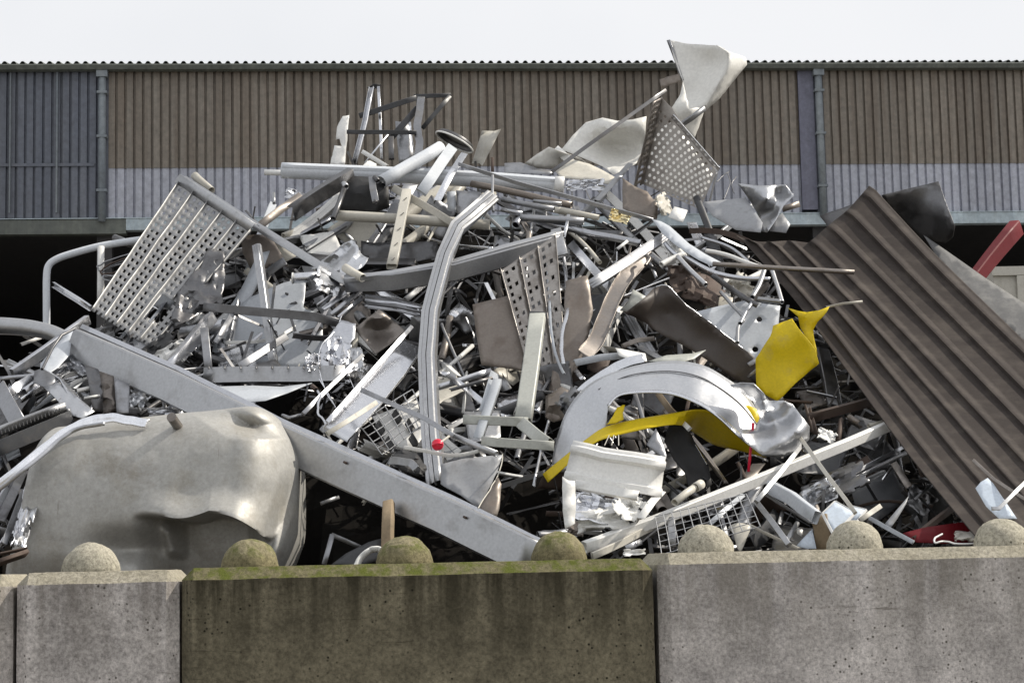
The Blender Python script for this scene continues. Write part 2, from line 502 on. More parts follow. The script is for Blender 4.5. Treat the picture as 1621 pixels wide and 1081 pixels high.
def bar(name, cat, label, tile, pts, w, prof='box', mat='aluminium', off=-.2, h=None, roll=0, smooth=False, th=.004, wob=.8,
        t=None, parent=None, twist=0, group=None, taper=None, lean=1.0):
    """one length of section or tube; pts and widths in photograph pixels, h in width fractions"""
    q = tp(tile, pts)
    cx, cy = np.mean([p[0] for p in q]), np.mean([p[1] for p in q])
    q = [(x, y, dep(cx, cy) + lean * (dep(x, y) - dep(cx, cy)) + off + o) for x, y, o in q]
    if smooth: q = catmull(q, 7)
    L = sum(math.dist(q[i][:2], q[i + 1][:2]) for i in range(len(q) - 1))
    if not smooth:                      # split straight runs so they can carry small kinks
        r = [q[0]]
        for a, b in zip(q, q[1:]):
            k = max(1, int(math.dist(a[:2], b[:2]) / 22))
            for i in range(1, k + 1):
                r.append(tuple(a[c] + (b[c] - a[c]) * i / k for c in range(3)))
        q = r
    sd = random.random() * 99
    if wob:
        n = len(q)
        for i in range(1, n - 1):
            u = i * .23 + sd
            q[i] = (q[i][0] + wob * 1.6 * (noise.noise((u, 1, 2)) ), q[i][1] + wob * 1.6 * noise.noise((u, 5, 2)), q[i][2] + .01 * wob * noise.noise((u, 9, 3)))
    dm = np.mean([p[2] for p in q])
    W = [P(*p) for p in q]
    wm = w * dm / FPX
    pr, cl = profile(prof, wm, wm * (h if h is not None else {'box': .6, 'L': .8, 'J': .8, 'U': .5, 'C': .5, 'rail': .6}.get(prof, 1)))
    V, F = sweep_geo(W, pr, cl, roll, twist, taper)
    o = mesh_obj(name, V, F, mat, th, 40)
    return finish(o, t, cat, label, group, parent=parent)

class TPS:
    def __init__(s, pts, vals, reg=1e-6):
        s.p = np.array(pts, float) / 100
        n = len(pts)
        K = s.k(s.p, s.p) + reg * np.eye(n)
        Q = np.hstack([np.ones((n, 1)), s.p])
        A = np.zeros((n + 3, n + 3))
        A[:n, :n] = K; A[:n, n:] = Q; A[n:, :n] = Q.T
        s.c = np.linalg.lstsq(A, np.concatenate([vals, np.zeros(3)]), rcond=None)[0]
    @staticmethod
    def k(a, b):
        r2 = ((a[:, None, :] - b[None, :, :]) ** 2).sum(-1)
        return .5 * r2 * np.log(r2 + 1e-12)
    def __call__(s, pts):
        q = np.array(pts, float) / 100
        return s.k(q, s.p) @ s.c[:-3] + np.hstack([np.ones((len(q), 1)), q]) @ s.c[-3:]
def inside(x, y, poly):
    r = False
    j = len(poly) - 1
    for i in range(len(poly)):
        xi, yi, xj, yj = poly[i][0], poly[i][1], poly[j][0], poly[j][1]
        if (yi > y) != (yj > y) and x < (xj - xi) * (y - yi) / (yj - yi) + xi: r = not r
        j = i
    return r
def edge_dist(x, y, poly):
    b = 1e9
    for (x1, y1, *_), (x2, y2, *_) in zip(poly, list(poly[1:]) + [poly[0]]):
        dx, dy = x2 - x1, y2 - y1
        u = max(0, min(1, ((x - x1) * dx + (y - y1) * dy) / (dx * dx + dy * dy + 1e-9)))
        b = min(b, math.hypot(x - x1 - u * dx, y - y1 - u * dy))
    return b
def sheet(name, cat, label, tile, outline, mat='aluminium', off=-.2, inner=(), holes=(), lean=.6, amp=.02, freq=1.2, jag=0, step=8, th=.004,
          t=None, parent=None, group=None, smooth=30, crease=0, rounded=False):
    """a bent, dented sheet: outline (and control points inside it) in pixels with depths in metres, real thickness, torn edges"""
    q = tp(tile, outline)
    inn = tp(tile, inner)
    hs = [tp(tile, h) for h in holes]
    cx, cy = np.mean([p[0] for p in q]), np.mean([p[1] for p in q])
    dz = lambda x, y, o: dep(cx, cy) + lean * (dep(x, y) - dep(cx, cy)) + off + o
    f = TPS([(p[0], p[1]) for p in q + inn], [dz(*p) for p in q + inn])
    if rounded:
        c = catmull([(p[0], p[1]) for p in q] + [(q[0][0], q[0][1])], 4)[:-1]
    else:
        c = [(p[0], p[1]) for p in q]
    ed = []
    for a, b in zip(c, c[1:] + [c[0]]):
        k = max(1, int(math.dist(a, b) / step))
        for i in range(k):
            j = random.gauss(0, jag) if (i and jag) else 0
            j2 = random.gauss(0, jag) if (i and jag) else 0
            ed.append((a[0] + (b[0] - a[0]) * i / k + j, a[1] + (b[1] - a[1]) * i / k + j2))
    pts = [Vector(p) for p in ed]
    polys = [list(range(len(ed)))]
    for h in hs:
        polys.append(list(range(len(pts), len(pts) + len(h))))
        pts += [Vector(p[:2]) for p in h]
    xs, ys = [p[0] for p in ed], [p[1] for p in ed]
    yy = min(ys) + step * .5
    while yy < max(ys):
        xx = min(xs) + step * .5
        while xx < max(xs):
            x, y = xx + random.uniform(-.3, .3) * step, yy + random.uniform(-.3, .3) * step
            if inside(x, y, ed) and edge_dist(x, y, ed) > step * .45 and not any(inside(x, y, h) or edge_dist(x, y, h) < step * .3 for h in hs):
                pts.append(Vector((x, y)))
            xx += step
        yy += step
    v2, _, fs, *_ = delaunay_2d_cdt(pts, [], polys, 1, 1e-4)
    fs = [list(x) for x in fs]
    ok = []
    for x in fs:
        mx_, my_ = sum(v2[i][0] for i in x) / len(x), sum(v2[i][1] for i in x) / len(x)
        if inside(mx_, my_, ed) and not any(inside(mx_, my_, h) for h in hs): ok.append(x)
    d = f([(v[0], v[1]) for v in v2])
    sd = random.random() * 50
    W = []
    for v, z in zip(v2, d):
        k = noise.noise((v[0] / 60 * freq, v[1] / 60 * freq, sd)) + .5 * noise.noise((v[0] / 25 * freq, v[1] / 25 * freq, sd + 7))
        if crease: k += crease * (abs(noise.noise((v[0] / 40 * freq, v[1] / 40 * freq, sd + 20))) - .3) * 2
        W.append(P(v[0], v[1], float(z) + amp * k))
    # faces wound towards the camera
    G = []
    for x in ok:
        a, b, c_ = W[x[0]], W[x[1]], W[x[2]]
        n = (b - a).cross(c_ - a)
        G.append(x if n.dot(CAMLOC - a) > 0 else x[::-1])
    o = mesh_obj(name, W, G, mat, th, smooth)
    return finish(o, t, cat, label, group, parent=parent)
def crumple(name, cat, label, tile, c, w, h, mat='foil', off=-.2, ang=0, amp=.16, seed=0, group=None, n=11, t=None, flat=True, fold=1.0):
    """a crushed sheet: a grid folded along random lines"""
    rr = random.Random(seed or random.random())
    (px, py, o_), = tp(tile, [c])
    d0 = dep(px, py) + off + o_
    ca, sa = math.cos(R(ang)), math.sin(R(ang))
    lines = [(rr.uniform(0, math.pi), rr.uniform(-.35, .35), rr.uniform(.4, 1) * rr.choice((-1, 1))) for _ in range(7)]
    V, F = [], []
    s0 = rr.random() * 40
    for j in range(n):
        for i in range(n):
            u, v = i / (n - 1) - .5, j / (n - 1) - .5
            e = max(abs(u), abs(v)) * 2
            u += .12 * noise.noise((u * 3, v * 3, s0)) + rr.uniform(-.025, .025)
            v += .12 * noise.noise((u * 3, v * 3, s0 + 9)) + rr.uniform(-.025, .025)
            z = 0
            for a, b, k in lines:
                z += k * abs(u * math.cos(a) + v * math.sin(a) - b) * fold
            z = z * .7 + .45 * noise.noise((u * 4, v * 4, s0 + 3)) + rr.uniform(-.05, .05)
            x, y = u * w, v * h
            V.append(P(px + x * ca - y * sa, py + x * sa + y * ca, d0 + amp * z + (py - py - y) / 760 * 4))
    for j in range(n - 1):
        for i in range(n - 1):
            if (i in (0, n - 2) or j in (0, n - 2)) and rr.random() < .22: continue
            F.append((j * n + i, (j + 1) * n + i, (j + 1) * n + i + 1, j * n + i + 1))
    o = mesh_obj(name, V, F, mat, .003, 18 if flat else 50)
    return finish(o, t, cat, label, group)
def slab(name, pts8, mat, t=None, cat=None, label=None, parent=None, bev=.0):
    """a hexahedron from 8 world points (bottom four, top four)"""
    F = [(0, 3, 2, 1), (4, 5, 6, 7), (0, 1, 5, 4), (1, 2, 6, 5), (2, 3, 7, 6), (3, 0, 4, 7)]
    o = mesh_obj(name, pts8, F, mat, 0, 0)
    if bev:
        b = o.modifiers.new('bevel', 'BEVEL'); b.width = bev; b.segments = 2
    return finish(o, t, cat, label, parent=parent)

# ------------------------------------------------------------------ setting: yard, wall of blocks, shed
YAW = math.atan(.077)
WX, WY = Vector((math.cos(YAW), math.sin(YAW), 0)), Vector((-math.sin(YAW), math.cos(YAW), 0))
def on_plane(px, py, Y0):
    """point of the vertical plane through (0, Y0), parallel to the block wall, seen at a pixel"""
    v = CROT @ Vector(((px - 810.5) / FPX, -(py - 540.5) / FPX, -1))
    o = Vector((0, Y0, 0))
    k = (o - CAMLOC).dot(WY) / v.dot(WY)
    return CAMLOC + v * k
def frame_pt(Y0, s, y, z):
    return Vector((0, Y0, 0)) + WX * s + WY * y + Vector((0, 0, z))
def s_of(px, py, Y0):
    return (on_plane(px, py, Y0) - Vector((0, Y0, 0))).dot(WX)
g = mesh_obj('yard_ground', [(-400, -60, 0), (400, -60, 0), (400, 900, 0), (-400, 900, 0)], [(0, 1, 2, 3)], 'yard_ground', 0, 0)
tags(g, kind='structure')

WALL = 9.5
def block(px0, px1, mat, nubmat, nubs, label, nublabels, dy=0.0, dz=0.0, low=False, rough=0.0018):
    s0, s1 = s_of(px0, 890, WALL), s_of(px1, 890, WALL)
    th = Thing('concrete_block', 'concrete block', label, 'interlocking concrete blocks of the retaining wall')
    L, c, Hh = s1 - s0, .058, .8
    bm = bmesh.new()
    bmesh.ops.create_cube(bm, size=1)
    for v in bm.verts:
        v.co = Vector(((v.co.x) * L, v.co.y * .8 + .4, (v.co.z + .5) * Hh))
    bmesh.ops.bevel(bm, geom=bm.edges[:], offset=c, segments=1, affect='EDGES')
    bmesh.ops.subdivide_edges(bm, edges=[e for e in bm.edges if e.calc_length() > .3], cuts=30, use_grid_fill=True)
    for v in bm.verts:
        k = noise.noise(v.co * 6 + Vector((px0, 0, 0))) + .6 * noise.noise(v.co * 19)
        v.co += Vector((k * .3, -abs(k) * .6, k)) * rough * 1.8
    me = bpy.data.meshes.new('block_body')
    bm.to_mesh(me); bm.free()
    me.materials.append(MATS[mat])
    me.polygons.foreach_set('use_smooth', [True] * len(me.polygons))
    me.set_sharp_from_angle(angle=R(30))
    o = bpy.data.objects.new('block_body', me); col.objects.link(o)
    org = frame_pt(WALL, (s0 + s1) / 2, dy, .8 + dz)
    rot = Matrix.Rotation(YAW, 4, 'Z')
    th.o.location = org
    th.o.rotation_euler = (0, 0, YAW)
    o.parent = th.o
    for px, nl in zip(nubs, nublabels):
        s = s_of(px, 890, WALL + .4) - (s0 + s1) / 2
        bm = bmesh.new()
        bmesh.ops.create_uvsphere(bm, u_segments=40, v_segments=24, radius=.148)
        for v in bm.verts:
            v.co += v.co.normalized() * (.006 * noise.noise(v.co * 9 + Vector((px, 0, 0))) + .004 * noise.noise(v.co * 26 + Vector((px, 3, 0))) + .004 * noise.noise(v.co * 60))
            v.co.z = v.co.z * 1.03 if v.co.z > 0 else v.co.z * .2
        me = bpy.data.meshes.new('nub'); bm.to_mesh(me); bm.free()
        me.polygons.foreach_set('use_smooth', [True] * len(me.polygons))
        me.materials.append(MATS[nubmat])
        n = bpy.data.objects.new('nub', me); col.objects.link(n)
        n.parent = th.o
        n.location = (s + .006 * math.sin(px), .4, .8 - .005)
        n.scale = (1, 1, 1 + .035 * math.sin(px * 3))
        n.rotation_euler = (0, 0, px)
        if nl: n['label'] = nl
    return th.o
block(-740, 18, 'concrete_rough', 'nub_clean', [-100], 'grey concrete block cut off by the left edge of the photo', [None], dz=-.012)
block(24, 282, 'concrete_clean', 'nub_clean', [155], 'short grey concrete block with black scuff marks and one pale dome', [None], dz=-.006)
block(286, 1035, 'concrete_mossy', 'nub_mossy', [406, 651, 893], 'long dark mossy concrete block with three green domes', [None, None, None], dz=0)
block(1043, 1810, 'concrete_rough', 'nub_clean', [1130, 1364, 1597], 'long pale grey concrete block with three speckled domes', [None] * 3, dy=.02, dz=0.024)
# the course below
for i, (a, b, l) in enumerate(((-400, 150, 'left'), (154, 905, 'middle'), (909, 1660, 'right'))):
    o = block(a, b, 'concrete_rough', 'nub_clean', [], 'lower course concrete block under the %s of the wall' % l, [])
    o.location.z = 0

# ---- industrial shed
SH = 38.0
shed = Thing('industrial_shed', 'industrial shed', 'long corrugated steel shed with open dark bay behind the scrap heap')
def sh(px, py): return on_plane(px, py, SH)
zt = sh(810, 106).z                    # eaves
zb = sh(810, 340).z                    # foot of the cladding
zm = sh(810, 263).z                    # foot of the brown panels
PITCH = .1775
def cladd(name, px0, px1, z0, z1, mat, dy=0.0, deep=.055):
    s0, s1 = s_of(px0, 250, SH), s_of(px1, 250, SH)
    n = max(1, round((s1 - s0) / PITCH)); p = (s1 - s0) / n
    V, F = [], []
    zs = [z0, z0 + .004, (z0 + z1) / 2, z1]
    for i in range(n):
        for a, y in ((0, 0), (.70, 0), (.76, deep), (.94, deep)):
            for z in zs:
                V.append(frame_pt(SH, s0 + (i + a) * p, dy + y, z))
    for z in zs: V.append(frame_pt(SH, s1, dy, z))
    m = len(zs)
    for i in range(len(V) // m - 1):
        for k in range(m - 1):
            F.append((i * m + k, (i + 1) * m + k, (i + 1) * m + k + 1, i * m + k + 1))
    me_o = mesh_obj(name, V, F, mat, 0, 0)
    b = base_of([me_o])
    return shed.add(me_o)
def sbox(name, s0, s1, y0, y1, z0, z1, mat, parent=None):
    pts = [frame_pt(SH, s, y, z) for z in (z0, z1) for s, y in ((s0, y0), (s1, y0), (s1, y1), (s0, y1))]
    return shed.add(slab(name, pts, mat, None) if False else mesh_obj(name, pts, [(0, 3, 2, 1), (4, 5, 6, 7), (0, 1, 5, 4), (1, 2, 6, 5), (2, 3, 7, 6), (3, 0, 4, 7)], mat, 0, 0), parent)
SL, SR = -34.0, 34.0
S = lambda px: s_of(px, 230, SH)
cl = cladd('brown_panel', 172, 1266, zm, zt - .05, 'brown_cladding', -.02); cl['label'] = 'weathered brown ribbed panel of the middle bay'
cl = cladd('brown_panel', 1306, 3400, zm, zt - .05, 'brown_cladding', -.02); cl['label'] = 'weathered brown ribbed panel of the right bay'
cladd('pale_cladding', 172, 1266, zb, zm + .06, 'lilac_cladding', .0)
cladd('pale_cladding', 1306, 3400, zb, zm + .06, 'lilac_cladding', .0)
cl = cladd('slate_cladding', -1900, 156, zb, zt - .05, 'slate_cladding', -.03)
sbox('pilaster', S(1266), S(1290), -.06, .1, zb + .05, zt - .02, 'violet_cladding')
sbox('pilaster', S(1290.3), S(1306), -.02, .1, zb, zt - .02, 'slate_cladding')
sbox('pilaster', S(156), S(172), -.01, .1, zb, zt - .02, 'slate_cladding')
sbox('conduit', S(17) - .012, S(17) + .012, -.09, -.05, zb + .1, zt - .12, 'teal_pipe')
sbox('conduit', S(91) - .016, S(91) + .016, -.10, -.05, zb + .1, zt - .12, 'teal_pipe')
zz = sh(80, 262).z
sbox('cover_strip', S(-1900), S(150), -.062, -.05, zz - .03, zz + .03, 'slate_cladding')
def pipe(name, p0, p1, r, mat, parent=None):
    V, F = sweep_geo([p0, p0.lerp(p1, .5), p1], profile('round', 2 * r, 2 * r)[0], True)
    return shed.add(mesh_obj(name, V, F, mat, .004), parent)
for px in (163, 1297):
    dp = pipe('downpipe', frame_pt(SH, S(px), -.13, zb - .1), frame_pt(SH, S(px), -.13, zt - .1), .075, 'teal_pipe')
    sbox('rain_hopper', S(px) - .11, S(px) + .11, -.22, -.03, zt - .24, zt - .09, 'teal_pipe', dp)
    for z in (zb + .5, zb + 1.6, zb + 2.5):
        sbox('pipe_clamp', S(px) - .1, S(px) + .1, -.215, -.03, z, z + .05, 'teal_pipe', dp)
# gutter along the eaves, a hollow trough
gp = [(-.02, 0), (-.02, -.10), (-.14, -.125), (-.25, -.105), (-.29, -.02), (-.27, 0)]
V, F = [], []
gs = [SL + (SR - SL) * i / 40 for i in range(41)]
for s in gs:
    for y, z in gp: V.append(frame_pt(SH, s, y, zt + z + .008 * noise.noise((s, 0, 0))))
for i in range(40):
    for j in range(5): F.append((i * 6 + j, (i + 1) * 6 + j, (i + 1) * 6 + j + 1, i * 6 + j + 1))
shed.add(mesh_obj('gutter', V, F, 'eaves_metal', .006, 0))
# corrugated roof
V, F = [], []
n = int((SR - SL) / PITCH) * 6
for i in range(n + 1):
    s = SL + (SR - SL) * i / n
    ph = (i % 6)
    z = (.0, .0, .0, .045, .055, .045)[ph]
    for y, zr in ((-.16, .035), (14, 2.2), (28, .1)):
        V.append(frame_pt(SH, s, y, zt + zr + z))
for i in range(n):
    for j in range(2): F.append((i * 3 + j, (i + 1) * 3 + j, (i + 1) * 3 + j + 1, i * 3 + j + 1))
shed.add(mesh_obj('roof', V, F, 'eaves_metal', .01, 0))
# fascia beams under the cladding, back and side walls, posts inside
bl = sbox('fascia_beam', SL, S(200), -.05, .2, zb - .33, zb - .045, 'eaves_metal')
b0 = sbox('fascia_beam', S(200) + .003, SR, -.05, .2, zb - .26, zb - .03, 'pale_steel')
bl['label'] = 'grey steel fascia beam of the left bay'
b0['label'] = 'pale blue steel fascia beam of the right bays'
sbox('drip_flashing', SL, SR, -.07, .02, zb - .029, zb - .012, 'pale_steel')
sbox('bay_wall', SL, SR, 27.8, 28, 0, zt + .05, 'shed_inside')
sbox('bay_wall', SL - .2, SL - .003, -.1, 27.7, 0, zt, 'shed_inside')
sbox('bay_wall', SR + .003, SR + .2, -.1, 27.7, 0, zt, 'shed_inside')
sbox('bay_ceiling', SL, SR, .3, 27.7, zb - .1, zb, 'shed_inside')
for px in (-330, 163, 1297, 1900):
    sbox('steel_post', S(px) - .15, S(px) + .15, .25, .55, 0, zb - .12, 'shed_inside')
shed.done()

# ------------------------------------------------------------------ the heap under the loose pieces
SIL = [(-400, 640), (0, 575), (100, 560), (200, 500), (300, 430), (400, 370), (500, 320), (600, 290), (700, 285), (850, 300), (1000, 330), (1150, 365), (1250, 430), (1350, 480), (1450, 560), (1621, 650), (2000, 800)]
def sil(px): return float(np.interp(px, [a for a, _ in SIL], [b for _, b in SIL]))
NX, NY = 150, 130
V, F = [], []
def mound_z(x, Y):
    px = 810.5 + FPX * x / Y
    yc = sil(px) + 10
    Yr = dep(px, yc) + .5
    zf = lambda yy: P(810, 880 - (yy - .55 - 11) * 760 / 6, yy).z
    z = zf(min(Y, Yr))
    if Y > Yr + .6: z -= (Y - Yr - .6) * .75
    if 0 < px < 500 and Y < 12.9: z -= 1.6 * min(1, (12.9 - Y) / .5) * min(1, px / 30, (500 - px) / 20)
    q = noise.noise((x * 1.3, Y * 1.3, 3)) * .16 + noise.noise((x * 4, Y * 4, 8)) * .10 + abs(noise.noise((x * 9, Y * 9, 1))) * .10
    edge = min(1, max(0, (7.6 - abs(x)) / 1.2))
    return max(-.02, z * edge + q - .38)
for j in range(NY):
    for i in range(NX):
        x = -7.6 + 15.2 * i / (NX - 1); Y = 10.75 + 14 * j / (NY - 1)
        V.append((x, Y, mound_z(x, Y)))
for j in range(NY - 1):
    for i in range(NX - 1):
        k = j * NX + i
        F.append((k, k + 1, k + NX + 1, k + NX))
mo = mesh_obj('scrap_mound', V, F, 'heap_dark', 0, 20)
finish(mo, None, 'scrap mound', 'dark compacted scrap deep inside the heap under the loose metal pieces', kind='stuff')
# small shreds nobody could count, lying all over the mound
rs = random.Random(11)
def shreds(name, label, mat, N, seed, xr, l0, l1):
    rs = random.Random(seed)
    V, F = [], []
    for _ in range(N):
        px = rs.uniform(*xr); py = rs.uniform(sil(px) + 6, 885)
        if 15 < px < 520 and py > 640 or (490 < px < 880 and py > 735 + (px - 490) * .1): continue
        d = dep(px, py) + rs.uniform(.12, .85)
        c = P(px, py, d)
        a = Vector((rs.gauss(0, 1), rs.gauss(0, .6), rs.gauss(0, .8))).normalized()
        b = a.cross(Vector((rs.gauss(0, 1), rs.gauss(0, 1), rs.gauss(0, 1)))).normalized()
        n = a.cross(b)
        l = rs.uniform(l0, l1); wd = rs.uniform(.004, .016)
        k = rs.uniform(-.3, .3) * l
        i = len(V)
        for s_, z in ((-.5, 0), (0, k), (.5, 0)):
            V.append(c + a * l * s_ - b * wd + n * z); V.append(c + a * l * s_ + b * wd + n * z)
        F += [(i, i + 1, i + 3, i + 2), (i + 2, i + 3, i + 5, i + 4)]
    o = mesh_obj(name, V, F, mat, .003, 0)
    finish(o, None, 'metal shreds', label, kind='stuff')
shreds('bright_shreds', 'countless small bright aluminium slivers scattered over the left and middle of the heap', 'foil', 140, 3, (-60, 1050), .10, .45)
shreds('grey_shreds', 'countless small dull grey metal slivers scattered all over the heap', 'dull_aluminium', 300, 4, (-60, 1500), .1, .6)
shreds('dark_shreds', 'countless small slivers coloured dark like the shade in the gaps of the heap', 'dark_metal', 1000, 5, (-60, 1640), .15, .8)  # many dark slivers, putting the shade of the gaps into their colour

# ------------------------------------------------------------------ big pieces
# crushed steel tank lying against the wall
def tank():
    th = Thing('steel_tank', 'steel tank', 'big crushed beige steel tank behind the left end of the wall')
    D = 11.75
    cx, cz = P(272, 800, D).x, P(272, 812, D).z
    hx, rr = 206 * D / FPX, 150 * D / FPX
    ry = .62
    ru, rv = 230, 300
    V, F = [], []
    for i in range(ru + 1):
        u = -1 + 2 * i / ru
        # left end almost flat, right end with a rounded shoulder
        e = 1.0
        if u > .60: e = 1 - ((u - .60) / .40) ** 2.5 * .60
        if u < -.93: e = 1 - ((-.93 - u) / .07) ** 2 * .07
        for j in range(rv):
            a = math.tau * j / rv
            ca, sa = math.cos(a), math.sin(a)
            q = 3.1 if sa > 0 else 2.5
            k = (abs(ca) ** q + abs(sa) ** q) ** (-1 / q)
            y, z = -ca * k * ry * e, sa * k * rr * e
            x = u * hx
            x += (-.13 if u < 0 else .03) * (-z / rr) * min(1, abs(u) * 1.3) * hx * (1 if u < 0 else .4)
            z += .065 * (u + .2) * (1 if z > 0 else .2)
            y -= .10 * (z / rr) * -1 * .6                  # face tips back a little
            p = Vector((cx + x, D + y - .05, cz + z))
            if ca > 0:
                X, Y0 = pix(p)
                # crease: hard dent under a wavy lip; rows of the mesh follow the lip
                yc = 812 + 9 * math.sin((X - 250) / 26.0) + max(0, min(X, 425) - 335) * .42 + max(0, 262 - X) * .22
                sh_ = (yc - 812) * max(0, min(1, (478 - X) / 60)) * math.exp(-((Y0 - 812) / 55.0) ** 2)
                p.z -= sh_ * p.y / FPX
                X, Y = pix(p)
                dd = Y0 - 812
                wx = max(0, min(1, (X - 205) / 80)) * max(0, min(1, (442 - X) / 70))
                wx = wx * wx * (3 - 2 * wx)
                if dd > 0:
                    f = min(1, dd / 9.0); f = f * f * (3 - 2 * f)
                    g = max(0, 1 - max(0, dd - 90) / 150)
                    p.y += .40 * wx * f * g
                    p.z += .022 * wx * f * max(0, 1 - dd / 40)
                p.y -= .11 * wx * math.exp(-(dd / 24) ** 2) * (1 if dd < 0 else 1 - min(1, dd / 12))
                wl = math.exp(-((X - 205) / 60) ** 2 - ((Y - 868) / 24) ** 2)
                p.y += .16 * wl
                p.y -= .14 * math.exp(-((X - 258 - (Y - 840) * .12) / 12) ** 2) * max(0, min(1, (Y - 822) / 20)) * max(0, 1 - max(0, Y - 872) / 14)
                p.y += .20 * max(0, 1 - abs((X - 392 - (Y - 672) * 1.5) / 62)) * max(0, 1 - abs((Y - 670) / 24)) ** .7
                p.y += .07 * max(0, 1 - abs((X - 448 - (Y - 800) * -.34) / 20)) * max(0, 1 - abs((Y - 815) / 95))
                p.y += .016 * noise.noise((X / 70, Y / 70, 3)) + .003 * noise.noise((X / 22, Y / 22, 5))
            V.append(p)
    for i in range(ru):
        for j in range(rv):
            F.append((i * rv + j, i * rv + (j + 1) % rv, (i + 1) * rv + (j + 1) % rv, (i + 1) * rv + j))
    F.append(tuple(range(rv))[::-1]); F.append(tuple(ru * rv + j for j in range(rv)))
    body = th.add(mesh_obj('tank_body', V, F, 'tank_steel', 0, 60))
    a = P(279, 671, D - .52); n = Vector((-.12, -.92, .35)).normalized()
    pr, cl = profile('round', .058, .058)
    Vv, Ff = sweep_geo([a + n * .1, a, a - n * .06], pr, True)
    Ff.append(tuple(range(16)))
    th.add(mesh_obj('plug', Vv, Ff, 'brown_aluminium', 0, 40))
    th.done()
tank()

# long box girder
th = Thing('box_girder', 'girder', 'long pale grey box girder running down behind the tank to the wall')
GP = [(118, 545, -.35), (270, 612, -.5), (430, 692, -.62), (560, 752, -.45), (700, 815, -.25), (850, 888, -.05)]
bar('girder_body', None, None, 'X', GP, 54, 'box', 'galvanised', off=-.1, h=.5, roll=6, wob=.9, th=.008, t=th)
bar('top_flange', None, None, 'X', [(x + 13, y - 27, o) for x, y, o in GP], 9, 'box', 'aluminium', off=-.2, h=1.1, roll=-10, wob=.9, t=th)
for u in (.57, .84):
    k = u * 5; i = int(k); f = k - i
    x, y, o = [GP[i][c] * (1 - f) + GP[i + 1][c] * f for c in range(3)]
    bar('bolt', None, None, 'X', [(x + 4, y - 12, o), (x + 8, y - 10, o)], 4, 'round', 'rust', off=-.27, wob=0, t=th)
th.done()

# brown profiled roof sheets on the right
def brown_sheets():
    th = Thing('roof_sheet', 'roof sheet', 'huge dirty brown profiled roof sheet leaning across the right of the heap')
    t0 = catmull([(1168, 372), (1262, 480), (1352, 602), (1445, 728), (1545, 850), (1590, 905)], 8)
    tm = catmull([(1282, 384), (1390, 492), (1497, 605), (1602, 718), (1720, 845), (1768, 897)], 8)
    t1 = catmull([(1380, 294), (1465, 386), (1552, 472), (1662, 578), (1800, 710), (1850, 758)], 8)
    n = len(t0); M = 160
    V, F = [], []
    for i in range(n):
        f = TPS([t0[i], tm[i], t1[i]], np.array([0., 1, 2])) if False else None
        for j in range(M + 1):
            t = j / M
            def lag(a, b, c): return .35 * (a * (2 * (t - .5) * (t - 1)) + b * (-4 * t * (t - 1)) + c * (2 * t * (t - .5))) + .65 * (a * max(0, 1 - 2 * t) + b * (1 - abs(2 * t - 1)) + c * max(0, 2 * t - 1))
            x, y = lag(t0[i][0], tm[i][0], t1[i][0]), lag(t0[i][1], tm[i][1], t1[i][1])
            if i == 0:
                ph = (t * 7.5) % 1
                x += -4 + 3 * noise.noise((t * 5, 3, 1)); y += 6 * noise.noise((t * 4, 7, 1))
            d = dep(x, y) - .75 + .35 * (1 - t) * (1 - i / n)
            ph = (t * 7.0 + .1) % 1
            prof = 0 if ph < .62 else (ph - .62) / .12 if ph < .74 else 1 if ph < .84 else (1 - ph) / .16
            amp = .052 * (1 + .15 * noise.noise((t * 3, i * .2, 2)))
            p = P(x, y, d + .03 * noise.noise((x / 90, y / 90, 4)) - amp * prof)
            V.append(p)
    for i in range(n - 1):
        for j in range(M):
            k = i * (M + 1) + j
            F.append((k, k + M + 1, k + M + 2, k + 1))
    th.add(mesh_obj('sheet_profile', V, F, 'mud_brown', .004, 25))
    rs = random.Random(4)
    th.done()
brown_sheets()
sheet('metal_sheet', 'sheet', 'dark curved sheet standing up behind the top edge of the brown roof sheet', 'A4',
      [(660, 775, 0), (820, 735, .05), (965, 700, .0), (1010, 830, -.2), (1052, 940, -.35), (1040, 1000, -.3), (1000, 1030, -.2), (880, 1010, 0), (700, 850, .1)], 'dark_metal', off=-.35, lean=-.3, amp=.02)
sheet('metal_sheet', 'sheet', 'dark ragged sheet left of the upper corner of the brown roof sheet', 'A4',
      [(330, 885), (365, 870), (590, 790), (560, 900), (500, 1010), (380, 1010), (365, 930)], 'dark_metal', off=-.2, lean=.2, jag=.6)
sheet('metal_sheet', 'sheet', 'pale grey flat sheet showing below the red tube at the right edge', 'X',
      [(1462, 372), (1500, 398), (1560, 440), (1640, 492), (1640, 560), (1560, 492), (1510, 450)], 'slate_sheet', off=-.15, lean=.8, amp=.02)

